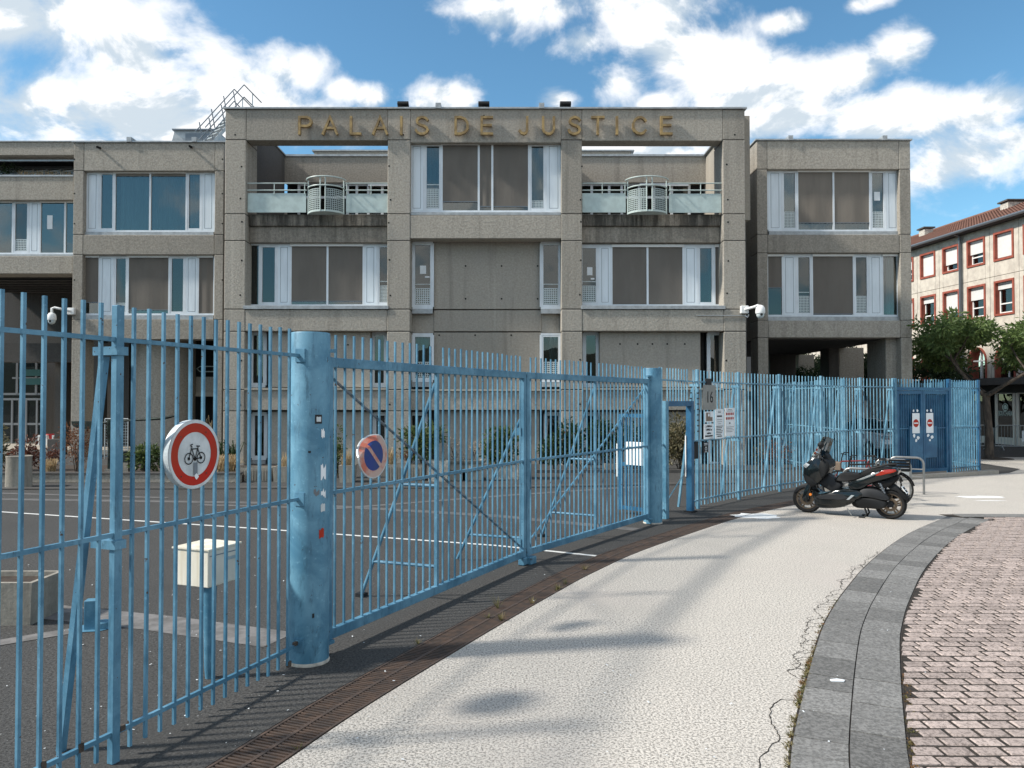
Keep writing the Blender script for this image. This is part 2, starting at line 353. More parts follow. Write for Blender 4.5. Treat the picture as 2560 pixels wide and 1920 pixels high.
# the drain follows the fence; its kerb-side edge, read off the photo
edge = [G(700, 1913), G(936, 1754), G(1240, 1569), G(1394, 1480), G(1487, 1430), G(1626, 1369), G(1850, 1294), G(1980, 1264)]
edge = [Vector((-2.35, 2.2, 0)), Vector((-1.87, 3.45, 0))] + edge + [Vector((7.35, 17.45, 0))]
right = catmull(edge, 10)
DW = .40
def offs(path, d):
    out = []
    for i, p in enumerate(path):
        a = path[max(0, i - 1)]; b = path[min(len(path) - 1, i + 1)]; t = (b - a).normalized(); out.append(p + Vector((-t.y, t.x, 0)) * d)
    return out
left = offs(right, DW)
K = [Vector((3.761, 15.603, 0)), Vector((5.015, 17.04, 0)), Vector((6.42, 18.48, 0)), Vector((7.95, 19.8, 0)), Vector((9.6, 21.2, 0)), Vector((10.85, 21.9, 0)), Vector((13.0, 22.85, 0)), Vector((14.4, 23.75, 0))]
after = [Vector((8.6, 19.2, 0)), Vector((9.9, 20.6, 0)), Vector((11.1, 21.35, 0)), Vector((13.2, 22.3, 0)), Vector((15.0, 23.3, 0)), Vector((16.2, 24.6, 0)), Vector((16.4, 29.6, 0))]
court = [(p.x, p.y) for p in left] + [(p.x, p.y) for p in after] + [(320, 29.6), (320, 420), (-320, 420), (-320, 2.2)]
OL = [G(1974, 1920), G(2003.5, 1751.6), G(2045.6, 1600), G(2071, 1540.7), G(2113, 1477), G(2180.7, 1401), G(2273.5, 1334), G(2379, 1287.5)]
OL = [Vector((1.0, 2.6, 0)), Vector((1.33, 3.6, 0))] + OL
oc = catmull(OL, 10); BW = .335
courtyard = struct('courtyard_asphalt', flat(court, 0), 'asphalt')
pave = [(p.x, p.y) for p in right] + [(p.x + .02, p.y - .02) for p in after] + [(320, 29.56), (320, oc[-1].y + .09)] + [(p.x, p.y) for p in reversed(offs(oc, .012))] + [(.2, -40), (-4.5, -40)]
pavement = struct('pavement', flat(pave, 0), 'pavement')
behind = struct('courtyard_asphalt_edge', flat([(-2.8, 2.18), (-320, 2.18), (-320, -40), (-5.0, -40)], 0), 'asphalt')
# kerb under the right-hand fence
kerb = MB(); kp = [Vector((7.6, 18.3, 0))] + after[:4] + [Vector((14.5, 22.95, 0))]
ki = offs(kp, .22)
for i in range(len(kp) - 1):
    a, b, c, d = kp[i], kp[i + 1], ki[i + 1], ki[i]
    kerb.hexa([(a.x, a.y, -.1), (b.x, b.y, -.1), (c.x, c.y, -.1), (d.x, d.y, -.1), (a.x, a.y, .11), (b.x, b.y, .11), (c.x, c.y, .11), (d.x, d.y, .11)])
struct('kerb', kerb, 'concrete_panel')

# drain: thing with rails, spine and bars
dr = thing('drain_channel', 'long rusty brown slotted drain grate curving along the foot of the fence', 'drain', (0, 7.6, 0))
rs = resample(right, .06)
def ribbon(path, o0, o1, z0, z1):
    m = MB(); A = offs(path, o0); B = offs(path, o1)
    for i in range(len(path) - 1):
        a, b, c, d = A[i], A[i + 1], B[i + 1], B[i]
        m.hexa([(a.x, a.y, z0), (b.x, b.y, z0), (c.x, c.y, z0), (d.x, d.y, z0), (a.x, a.y, z1), (b.x, b.y, z1), (c.x, c.y, z1), (d.x, d.y, z1)])
    return m
rs2 = resample(right, .25)
ribbon(rs2, .012, .032, -.03, .004).build('edge_rail', 'grate', dr); ribbon(rs2, DW - .032, DW - .012, -.03, .004).build('edge_rail', 'grate', dr)
ribbon(rs2, DW / 2 - .014, DW / 2 + .014, -.03, .003).build('spine', 'grate', dr)
fl = MB()
for i in range(len(rs2) - 1):
    A = offs(rs2, .0); B = offs(rs2, DW); fl.quad((A[i].x, A[i].y, -.16), (A[i + 1].x, A[i + 1].y, -.16), (B[i + 1].x, B[i + 1].y, -.16), (B[i].x, B[i].y, -.16))
wl = MB()
for i in range(len(rs2) - 1):
    for Q in (A, B): wl.quad((Q[i].x, Q[i].y, -.2), (Q[i + 1].x, Q[i + 1].y, -.2), (Q[i + 1].x, Q[i + 1].y, -.001), (Q[i].x, Q[i].y, -.001))
fl.build('channel_floor', 'soil_base', dr); wl.build('channel_wall', 'soil_base', dr)
bars = resample(right, .036)
bm_ = MB().box(-.009, .009, 0, DW - .04, -.028, 0).mesh('bar', 'grate')
rest = MB(); n = 0
for i in range(1, len(bars) - 1):
    p = bars[i]; t = (bars[i + 1] - bars[i - 1]).normalized(); nn = Vector((-t.y, t.x, 0)); rz = math.atan2(t.y, t.x)
    if p.y < 4.2: continue
    if n < 290:
        place('bar', bm_, dr, (p.x + nn.x * .02, p.y + nn.y * .02, 0), rz); n += 1
    else: rest.obox(p + nn * DW / 2 + Vector((0, 0, -.014)), t * .009, nn * (DW / 2 - .02), Vector((0, 0, .014)))
tag(rest.build('far_bars', 'grate', dr), kind='stuff')

# dark stone border: two rows of slabs on a curve
border = struct('stone_border', ribbon(resample(oc, .2), -2 * BW - .018, .012, -.1, .002), 'joint')
dense = resample(oc, .03)
E_ = [offs(dense, .0), offs(dense, -BW), offs(dense, -2 * BW)]
for row in (0, 1):
    i = rnd.randint(0, 4)
    while i < len(dense) - 12:
        L = rnd.choice([9, 10, 12, 14, 16, 18]); j = min(len(dense) - 1, i + L); h = .010 + rnd.uniform(-.002, .002); m = MB()
        pts = []
        I0, I1 = E_[row], E_[row + 1]
        def q(k, w):
            return I0[k].lerp(I1[k], w)
        k0, k1 = i, j; ks = [k0, (k0 + k1) // 2, k1]; g0, g1 = .014, .986
        for kk in range(2):
            a = q(ks[kk], g0); b = q(ks[kk + 1], g0); c = q(ks[kk + 1], g1); d = q(ks[kk], g1)
            if kk == 0: a = a.lerp(b, .03); d = d.lerp(c, .03)
            else: b = b.lerp(a, .03); c = c.lerp(d, .03)
            m.hexa([(p_.x, p_.y, -.06) for p_ in (a, b, c, d)] + [(p_.x, p_.y, h) for p_ in (a, b, c, d)])
        m.build('slab', 'slab_stone', border); i = j
# second border band, running right from the corner
b0 = oc[-1]; x = b0.x + .05
bed2 = struct('stone_band', MB().box(x - .25, x + 9, b0.y - .30, b0.y + .08, -.1, .002), 'joint')
while x < b0.x + 8.6:
    L = rnd.uniform(.4, .62); h = .010 + rnd.uniform(-.002, .002)
    MB().box(x, x + L - .008, b0.y - .29, b0.y + .07, -.05, h).build('slab', 'slab_stone', bed2); x += L
# pink pavers in running bond, to the right of the border
rr = offs(dense, -2 * BW - .02); rr = [p for p in rr if p.y > 2.5]
def border_x(y):
    for a, b in zip(rr, rr[1:]):
        if a.y <= y <= b.y: return a.x + (b.x - a.x) * (y - a.y) / max(1e-6, b.y - a.y)
    return rr[0].x if y < rr[0].y else rr[-1].x
yend = b0.y - .32
paving = struct('brick_paving', flat([(p.x, p.y) for p in rr if p.y < yend] + [(rr[-1].x + .3, yend), (60, yend), (60, 2.5)], .0035), 'joint')
PL, PW = .198, .132; struct('far_paving', flat([(border_x(3.6) + .0, 2.5), (60, 2.5), (60, -40), (.2, -40), (1.0, 2.5)], -.002), 'paver_pink')
cand = []; y = 3.6; r = 0
while y < yend - PW:
    xb = min(border_x(y), border_x(y + PW)); x = math.floor(xb / PL) * PL + (PL / 2 if r % 2 else 0) + .02 * math.sin(r * 1.7)
    xe = .70 * y + 1.4
    while x < xe:
        x0 = max(x, xb + .01); xh = max(border_x(y), border_x(y + PW))
        if x + PL - xh > .04: cand.append((x0 if x > xh else x, x + PL, y, (x0 + x + PL) / 2 / (y + .06) < .68 and y > 4.3))
        x += PL
    y += PW; r += 1
cand.sort(key=lambda c: (not c[3], c[2])); m_rest = MB(); base_me = None
for i, (x0, x1, y, vis) in enumerate(cand):
    if i < 300 and vis:
        full = x0 > max(border_x(y), border_x(y + PW)) - .008; jx = rnd.uniform(-.003, .003); jz = rnd.uniform(-.003, .003)
        if full:
            if base_me is None:
                b_ = MB(); a = .010
                b_.prism([[(-PL / 2 + .012, -PW / 2 + .012), (PL / 2 - .012, -PW / 2 + .012), (PL / 2 - .012, PW / 2 - .012), (-PL / 2 + .012, PW / 2 - .012)]] * 2 +
                         [[(-PL / 2 + .012 + a, -PW / 2 + .012 + a), (PL / 2 - .012 - a, -PW / 2 + .012 + a), (PL / 2 - .012 - a, PW / 2 - .012 - a), (-PL / 2 + .012 + a, PW / 2 - .012 - a)]], lambda X, Y, t: (X, Y, t), [-.05, .004, .011])
                base_me = b_.mesh('paver', 'paver_pink')
            place('paver', base_me, paving, ((x0 + x1) / 2 + jx, y + PW / 2, jz), rnd.uniform(-.012, .012))
        else:
            xa_ = max(x0 + .012, border_x(y) - .004); xb_ = max(x0 + .012, border_x(y + PW) - .004); pl_ = [(xa_, y + .012), (x1 - .012, y + .012), (x1 - .012, y + PW - .012), (xb_, y + PW - .012)]
            MB().prism(pl_, lambda X, Y, t: (X, Y, t), [-.05, .010 + jz]).build('paver', 'paver_pink', paving)
    else: m_rest.box(x0 + .012, x1 - .012, y + .012, y + PW - .012, -.05, .010 + rnd.uniform(-.003, .003))
tag(m_rest.build('far_pavers', 'paver_pink', paving), kind='stuff')

# cracks in the pale surfacing beside the border
ck = MB()
def crack(pts, w):
    P = catmull(pts, 5); P = [p + Vector((rnd.uniform(-.012, .012), rnd.uniform(-.012, .012), 0)) for p in P]
    for a, b in zip(P, P[1:]):
        t = (b - a).normalized(); nrm = Vector((-t.y, t.x, 0)) * w * rnd.uniform(.5, 1.2); z = Vector((0, 0, .003)); ck.quad(a - nrm + z, b - nrm + z, b + nrm + z, a + nrm + z)
ob = offs(dense, .0)
def obp(y, d):
    k = min(range(len(ob)), key=lambda i: abs(ob[i].y - y)); k2 = min(len(ob) - 1, k + 1); t = (ob[k2] - ob[k]).normalized() if k2 != k else Vector((0, 1, 0)); return ob[k] + Vector((-t.y, t.x, 0)) * d
crack([obp(4.4, .10), obp(4.62, .17), obp(4.85, .13), obp(5.05, .08), obp(5.2, .15), obp(5.4, .18), obp(5.62, .14), obp(5.68, .01)], .004)
yy = 6.1; prev = None
while yy < 11.2:
    sc0 = 1.0 if yy < 8.0 else max(.35, 1.0 - (yy - 8.0) * .2); d_ = rnd.uniform(.05, .17) * sc0; p_ = obp(yy, d_)
    if prev is not None: crack([prev, prev.lerp(p_, .5) + Vector((rnd.uniform(-.02, .02), 0, 0)), p_], .0032)
    if rnd.random() < .75: crack([p_, obp(yy + rnd.uniform(-.02, .06), d_ * .5), obp(yy + rnd.uniform(0, .08), .0)], .0028)
    if rnd.random() < .35: q_ = obp(yy + .05, d_ + rnd.uniform(.04, .09)); crack([p_, q_], .0025); crack([q_, obp(yy + .14, d_ * .9)], .0025)
    prev = p_; yy += rnd.uniform(.07, .15)
ck.build('cracks', 'joint', pavement)
# darker worn patch in the pale surfacing, courtyard strips and lines
def strip(pts, w, z, name, matn, parent=courtyard):
    m = MB(); P = [Vector((p[0], p[1], 0)) for p in pts]; A = offs(P, w / 2); B = offs(P, -w / 2)
    for i in range(len(P) - 1): m.quad((A[i].x, A[i].y, z), (A[i + 1].x, A[i + 1].y, z), (B[i + 1].x, B[i + 1].y, z), (B[i].x, B[i].y, z))
    return m.build(name, matn, parent)
g2 = lambda u, v: tuple(G(u, v))[:2]
strip([g2(0, 1280), g2(640, 1322), g2(1240, 1364.5), g2(1490, 1390.5)], .085, .006, 'painted_line', 'line_white')
strip([(-13.5, 16.1), g2(0, 1280)], .085, .006, 'painted_line', 'line_white')
strip([g2(-300, 1480), g2(80, 1525), g2(400, 1558), g2(700, 1600)], .46, .004, 'concrete_strip', 'strip_grey')
strip([g2(-200, 1640), g2(130, 1586), g2(290, 1560)], .20, .005, 'concrete_strip', 'strip_grey')
strip([g2(-100, 1247), g2(700, 1258), g2(1240, 1290), g2(1600, 1325)], .30, .004, 'faded_strip', 'strip_faint')
strip([g2(500, 1262), g2(840, 1272), g2(1280, 1238), g2(1640, 1214)], .24, .005, 'faded_strip', 'strip_faint')
strip([g2(-50, 1232), g2(420, 1245)], .22, .005, 'faded_strip', 'strip_faint')
strip([(-16, 18.9), (-8, 19.05), (0, 19.3), (6.0, 20.3)], .14, .05, 'kerb_line', 'concrete_dark')
# white paint splash beside the drain, and a small white mark further right
def splash(u, v, a, b, name, n=22, seed=3):
    r_ = random.Random(seed); c = G(u, v); P = []
    for k in range(n):
        t = 2 * math.pi * k / n; s_ = r_.uniform(.72, 1.12); P.append((c.x + a * s_ * math.cos(t), c.y + b * s_ * math.sin(t)))
    return flat(P, .004).build(name, 'splash', pavement)
splash(1893, 1290, .46, .38, 'paint_splash'); splash(2452, 1243, .55, .22, 'paint_splash', seed=5); splash(2475, 1252, .35, .05, 'paint_splash', seed=6)
# leaf litter and paper scraps
lt = MB()
for _ in range(210):
    y = rnd.uniform(4.2, 11); x = rnd.uniform(-.66 * y, -.15 * y) if rnd.random() < .7 else rnd.uniform(-.2 * y, .6 * y)
    s_ = rnd.uniform(.004, .010); a = rnd.uniform(0, 6.28); c = Vector((x, y, .012)); d = Vector((math.cos(a), math.sin(a), rnd.uniform(-.3, .3))) * s_; e = Vector((-math.sin(a), math.cos(a), 0)) * s_ * .6; lt.quad(c - d - e, c + d - e, c + d + e, c - d + e)
sc_ = G(2093, 1706); lt.prism([(-.055, -.02), (.04, -.03), (.06, .0), (.01, .03), (-.05, .015)], lambda X, Y, t: (sc_.x + X, sc_.y + Y, t), [.013, .02])
tag(lt.build('litter', 'paper'), 'small white scraps scattered on the asphalt and paving', 'litter', kind='stuff')
# weeds along the drain and moss in the border joint
wd = MB()
def tuft(mb, c, n, h, sp, w=.004):
    for _ in range(n):
        a = rnd.uniform(0, 6.28); l = rnd.uniform(.4, 1) * h; tip = Vector((math.cos(a) * sp * rnd.random(), math.sin(a) * sp * rnd.random(), l)); sd = Vector((-math.sin(a), math.cos(a), 0)) * w; b = Vector(c) + Vector((math.cos(a), math.sin(a), 0)) * .02 * rnd.random()
        mid = b + tip * .6 + Vector((0, 0, .02 * h)); mb.quad(b - sd, b + sd, mid + sd * .7, mid - sd * .7); mb.tri(mid - sd * .7, mid + sd * .7, b + tip)
for (u, v, n_, h_) in [(1253, 1551, 26, .10), (1245, 1520, 14, .16), (1330, 1508, 20, .07), (1395, 1473, 26, .07), (1412, 1460, 10, .10), (1462, 1424, 18, .09), (1045, 1610, 14, .06), (1220, 1545, 20, .05), (745, 1872, 12, .04), (1390, 1476, 12, .05)]:
    tuft(wd, G(u, v), n_, h_, h_ * 1.0)
for _ in range(90):
    c = obp(rnd.uniform(4.6, 6.9), rnd.uniform(-.0, .03)); tuft(wd, c, 5, .025, .03, .003)
tag(wd.build('weeds', 'weed'), 'small dry weeds growing in the drain edge and paving joints', 'weeds', kind='stuff')
ms = MB()
for _ in range(240):
    c = obp(rnd.choice([rnd.uniform(5.6, 6.6), rnd.uniform(4.4, 8.5)]), rnd.uniform(-.015, .03)); tuft(ms, c, 4, .014, .03, .006)
for _ in range(120):
    y = rnd.uniform(4.4, 6.2); tuft(ms, (border_x(y) + rnd.uniform(-.01, .03), y, 0), 4, .014, .03, .006)
tag(ms.build('moss', 'moss'), 'brown moss along the edges of the dark stone border', 'moss', kind='stuff')
# ================================================================ blue fence
UP = Vector((0, 0, 1))
def dirs(A, B):
    t = (B - A); t.z = 0; t.normalize(); return t, Vector((-t.y, t.x, 0))       # along, inward (courtyard side)
_pk = {}
def picket_mesh(z0, z1, w, matn):
    k = (round(z0, 3), round(z1, 3), w, matn)
    if k not in _pk: _pk[k] = MB().box(-w / 2, w / 2, -w / 2, w / 2, z0, z1).mesh('picket', matn)
    return _pk[k]
def pickets(root, A, B, n, matn, z0=.05, z1=2.78, w=.0195, skip=(), ends=False, off=0.0):
    t, nn = dirs(A, B); rz = math.atan2(t.y, t.x); me = picket_mesh(z0, z1, w, matn)
    for i in range(0 if ends else 1, n + 1 if ends else n):
        if i in skip: continue
        p = A.lerp(B, i / n) + nn * off
        place('picket', me, root, (p.x, p.y, rnd.uniform(-.006, .006)), rz)
def rail(root, A, B, z, matn, w=.025, h=.027, name='rail'):
    MB().bar(Vector((A.x, A.y, z)), Vector((B.x, B.y, z)), w, h).build(name, matn, root)
def fpost(root, P, t, matn, brace=True, top=2.78, w=.055, d=.05):
    nn = Vector((-t.y, t.x, 0))
    m = MB().obox((P.x, P.y, top / 2), t * w / 2, nn * d / 2, UP * top / 2).build('post', matn, root, bevel=.004)
    for z in (2.50, 1.32):
        MB().obox(Vector((P.x, P.y, z)) + nn * .06, t * .042, nn * .10, UP * .026).build('bracket', matn, root)
    if brace:
        a = Vector((P.x, P.y, 2.47)) + nn * .11; b = Vector((P.x, P.y, 0)) + nn * .44
        MB().bar(a, b, .042, .042, up=t).build('brace', matn, root)
RZ = (2.57, 1.38, .18)
P0 = G(283.5, 1907); C1 = G(772, 1652); Mid = G(1312, 1411); C2 = G(1632, 1307.5)
t01, n01 = dirs(P0, C1); Pm = P0 - t01 * 1.95
def sec(root, A, B, n, matn, z0=.05, mats=None, rails=RZ):
    for z in rails: rail(root, A, B, z, matn)
    pickets(root, A, B, n, matn, z0)
fa = thing('steel_fence', 'light blue steel picket fence at left, nearest the camera, carrying the bicycle sign', 'fence', tuple(P0))
sec(fa, Pm, P0, 16, 'fence'); fpost(fa, P0, t01, 'fence'); fpost(fa, Pm, t01, 'fence')
q0_ = Pm
for k_ in (1, 2):
    q1_ = q0_ - t01 * 1.95; sec(fa, q1_, q0_, 16, 'fence'); fpost(fa, q1_, t01, 'fence'); q0_ = q1_
E1 = C1 - t01 * .165; sec(fa, P0, E1, 15, 'fence')
for z in RZ:
    MB().obox(E1 + UP * z + t01 * .01 + n01 * -.02, t01 * .018, n01 * .045, UP * .055).build('bracket', 'fence', fa)
rp_ = MB()
for k_, z_ in ((.03, .19), (.985, .20), (.94, .06), (-.12, .19), (-.24, .19), (.0, .03)):
    q_ = P0.lerp(E1, k_) if k_ >= 0 else P0 + (P0 - Pm) * k_
    rp_.obox(q_ + UP * z_ - n01 * .004, t01 * rnd.uniform(.014, .022), n01 * .0125, UP * rnd.uniform(.012, .03))
rp_.build('rust_patch', 'bark', fa)
# round posts
def round_post(c, label):
    r = thing('round_post', label, 'post', tuple(c))
    m = MB().lathe([(.166, 0), (.166, 2.755), (.160, 2.77)], 40, (c.x, c.y, 0)); m.build('tube', 'post_blue', r, smooth=True)
    fo = MB().lathe([(.172, 0), (.173, .012), (.167, .026)], 28, (c.x, c.y, 0)); fo.build('chipped_foot', 'stone_white', r, smooth=True)
    return r
rp1 = round_post(C1, 'big round blue steel gate post with torn stickers, nearest the camera'); rp2 = round_post(C2, 'round blue steel gate post beside the small doorway frame')
# stickers: thin curved patches on the first post
def sticker(root, c, ang, z, w, h, matn, name, seed=0, ragged=.25, rr_=.1685):
    r_ = random.Random(seed); m = MB(); N_ = 6
    top = []; bot = []
    for k in range(N_ + 1):
        a = ang + (k / N_ - .5) * w / .166; e = Vector((math.cos(a), math.sin(a), 0)) * rr_
        top.append(c + e + UP * (z + h / 2 * (1 - r_.random() * ragged))); bot.append(c + e + UP * (z - h / 2 * (1 - r_.random() * ragged)))
    for k in range(N_): m.quad(bot[k], bot[k + 1], top[k + 1], top[k])
    m.build(name, matn, root)
va = math.atan2(-C1.y, -C1.x)                     # towards the camera
sticker(rp1, C1, va + .42, 2.04, .062, .075, 'ink', 'sticker', 1, .0); sticker(rp1, C1, va + .43, 2.04, .040, .045, 'sign_white', 'sticker', 2, .2, .1695)
sticker(rp1, C1, va + .68, 1.92, .035, .09, 'paper', 'torn_sticker', 3, .6); sticker(rp1, C1, va + .72, 1.60, .055, .15, 'paper', 'torn_sticker', 4, .7)
sticker(rp1, C1, va + .72, 1.42, .05, .09, 'paper', 'torn_sticker', 5, .8); sticker(rp1, C1, va + .70, 1.30, .045, .08, 'sign_white', 'torn_sticker', 6, .4)
sticker(rp1, C1, va + .62, 1.09, .048, .09, 'sign_red', 'torn_sticker', 7, .6); sticker(rp1, C1, va + .34, 1.43, .05, .07, 'pipe', 'scuff', 8, .9, .1675)
sticker(rp1, C1, va - .02, 1.77, .022, .022, 'grey_plastic', 'scuff', 9, .4, .1675); sticker(rp1, C1, va + .2, .42, .018, .05, 'grey_plastic', 'scuff', 10, .5, .1675)

# gate leaves
def gate(A, B, label, diag_from_left, n, posts_at, end_post, shoe):
    t, nn = dirs(A, B); L = (B - A).length
    r = thing('gate_leaf', label, 'gate', tuple((A + B) / 2), group='two leaves of the blue sliding gate')
    rz = lambda z, w, h, nm: MB().obox((A + B) / 2 + UP * z, t * L / 2, nn * w / 2, UP * h / 2).build(nm, 'fence', r, bevel=.004)
    rz(2.53, .06, .085, 'top_rail'); rz(.155, .06, .085, 'bottom_rail')
    rail(r, A, B, 1.385, 'fence', .028, .03, 'middle_rail')
    for P in (A + t * .035, B - t * .035): MB().obox(P + UP * 1.34, t * .035, nn * .031, UP * 1.235).build('stile', 'fence', r, bevel=.004)
    pickets(r, A, B, n, 'fence', .17, 2.78, .018, skip=posts_at)
    for k in posts_at:
        P = A.lerp(B, k / n); MB().obox(P + UP * 1.33, t * .02, nn * .018, UP * 1.2).build('post', 'fence', r)
        f = P + nn * .92 - t * .10
        MB().tube([P + UP * 2.38 + nn * .02, P.lerp(f, .5) + UP * 1.2, f + UP * .02], .019, 8).build('strut', 'fence', r, smooth=True)
        for z, fr in ((1.27, .45), (.40, .83)): MB().tube([P + UP * z + nn * .02, P.lerp(f, fr) + UP * z], .018, 8).build('tie', 'fence', r, smooth=True)
        MB().obox(f + UP * .02, t * .05, nn * .05, UP * .02).build('foot', 'grey_plastic', r)
    a = (A if diag_from_left else B) + (t if diag_from_left else -t) * .07; b = (B if diag_from_left else A) - (t if diag_from_left else -t) * .07
    MB().tube([a + UP * 2.42 + nn * .028, b + UP * .25 + nn * .028], .013, 8).build('diagonal_rod', 'pipe' if diag_from_left else 'fence', r, smooth=True)
    P = B - t * .05 if diag_from_left else A + t * .05
    if end_post:
        f = P + nn * .95 - t * .1
        MB().tube([P + UP * 1.95 + nn * .03, f + UP * .02], .019, 8).build('strut', 'fence', r, smooth=True)
        MB().tube([P + UP * .36 + nn * .03, P.lerp(f, .80) + UP * .36], .018, 8).build('tie', 'fence', r, smooth=True)
        for z in (1.78, .30): MB().obox(P + UP * z + nn * .06, t * .03, nn * .05, UP * .05).build('hinge_block', 'fence', r)
    for q in shoe: MB().obox(q + UP * .055, t * .07, nn * .045, UP * .05).build('shoe', 'fence', r, bevel=.008)
    return r
tA, nA = dirs(C1, Mid); tB, nB = dirs(Mid, C2)
GA0 = C1 + tA * .20; GA1 = Mid - tA * .012; GB0 = Mid + tB * .012; GB1 = C2 - tB * .185
gate(GA0, GA1, 'left leaf of the blue picket gate, carrying the bent no-parking sign', True, 31, (14,), True, [GA1 - tA * .03])
gate(GB0, GB1, 'right leaf of the blue picket gate, farther from the camera, no sign', False, 30, (15,), False, [GB0 + tB * .05 - nB * .06, GB1 + tB * .06])
for z in (2.63, .10):
    MB().obox(C1 + tA * .19 + UP * z - nA * .02, tA * .07, nA * .04, UP * .015).build('hinge_plate', 'fence', rp1)
    MB().obox(C2 - tB * .19 + UP * (z if z < 1 else 2.62) - nB * .02, tB * .07, nB * .04, UP * .015).build('hinge_plate', 'fence', rp2)

# small doorway frame with the pickets above it
JL = G(1662, 1297); JR = G(1726, 1280); tj, nj = dirs(JL, JR)
wk = thing('door_frame', 'bright blue steel doorway frame standing open beside the round post', 'doorway', tuple((JL + JR) / 2))
for P, mt, nm in ((JL, 'post_blue', 'jamb'), (JR, 'fence_new', 'jamb')): MB().obox(P + UP * 1.09, tj * .06, nj * .06, UP * 1.09).build(nm, mt, wk, bevel=.004)  # left jamb gets the paler blue: sunlight on it is put into the colour
MB().obox((JL + JR) / 2 + UP * 2.13, tj * ((JR - JL).length / 2 - .062), nj * .055, UP * .05).build('lintel', 'fence_new', wk, bevel=.003)
MB().obox(JR + UP * .015, tj * .1, nj * .1, UP * .015).build('base_plate', 'grey_plastic', wk)
MB().obox(JR - tj * .073 + nj * .06 + UP * 1.10, tj * .010, nj * .010, UP * .40).build('white_cover', 'white_plastic', wk)
rail(wk, C2 + tj * .17, K[0], 2.57, 'fence_far'); pickets(wk, JL, JR, 9, 'fence_far', 2.18, 2.80, .02); pickets(wk, C2 + tj * .17, JL, 3, 'fence_far', .05, 2.80, .02)
for z in (1.38, .18): rail(wk, C2 + tj * .16, JL - tj * .05, z, 'fence_far')
# the door leaf swung open into the courtyard
hinge = JL + nj * .08; far = Vector((2.10, 15.02, 0)); td, nd = dirs(hinge, far); Ld = (far - hinge).length
dl = thing('open_door', 'blue barred door leaf swung open into the courtyard behind the gate', 'door', tuple(far))
for P in (hinge + td * .04, far - td * .03): MB().obox(P + UP * 1.0, td * .03, nd * .03, UP * .93).build('stile', 'fence_new', dl, bevel=.003)
for z in (1.90, .96, .12): MB().obox((hinge + far) / 2 + UP * z, td * (Ld / 2 - .07), nd * .025, UP * .035).build('rail', 'fence_new', dl)
pickets(dl, hinge + td * .07, far - td * .06, 8, 'fence_new', .14, 1.90, .018)
MB().obox(far + td * .03 + UP * 1.03, td * .02, nd * .04, UP * .32).build('lock_cover', 'white_plastic', dl)
mbx = thing('letter_box', 'white louvred letter box hung on the open blue door', 'letter box', tuple(far))
ctr = hinge.lerp(far, .52) + UP * 1.18 - nd * -.09
MB().obox(ctr, td * .20, nd * .055, UP * .22).build('case', 'white_plastic', mbx, bevel=.006); MB().obox(ctr + UP * .12, td * .17, nd * .058, UP * .012).build('slot', 'ink', mbx)
br = thing('prop_bar', 'pale blue steel prop leaning behind the doorway frame', 'bar', tuple(JR)); MB().bar(JR - tj * .16 + nj * .55, JR - tj * .07 + nj * .1 + UP * .75, .035, .02).build('bar', 'fence_far', br)

# right-hand run of the fence, on a curve
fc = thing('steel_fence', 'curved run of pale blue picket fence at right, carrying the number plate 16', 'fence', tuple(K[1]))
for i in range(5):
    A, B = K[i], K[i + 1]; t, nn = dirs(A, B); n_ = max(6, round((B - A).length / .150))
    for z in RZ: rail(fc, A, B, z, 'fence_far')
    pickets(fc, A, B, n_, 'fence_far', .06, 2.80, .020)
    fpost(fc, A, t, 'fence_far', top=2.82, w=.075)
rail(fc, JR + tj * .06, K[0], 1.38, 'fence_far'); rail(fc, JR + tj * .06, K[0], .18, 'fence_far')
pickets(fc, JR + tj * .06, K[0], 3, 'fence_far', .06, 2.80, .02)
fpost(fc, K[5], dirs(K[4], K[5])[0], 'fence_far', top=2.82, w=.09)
bx_ = MB().obox((JR + K[0]) / 2 + UP * 1.20 - nj * .03, tj * .07, nj * .03, UP * .17).build('lock_box', 'black_plastic', fc)
# a strip of little locks hung on two bars
sp_ = MB()
for k in range(9):
    for q_ in (.55, .95):
        if q_ < .6 and k > 3: continue
        sp_.obox(JR.lerp(K[0], q_ if q_ > .6 else .0) + UP * (2.45 - .11 * k) - nj * .02, tj * .022, nj * .015, UP * .012)
tag(sp_.build('picket_clips', 'grey_plastic', fc), kind='stuff')

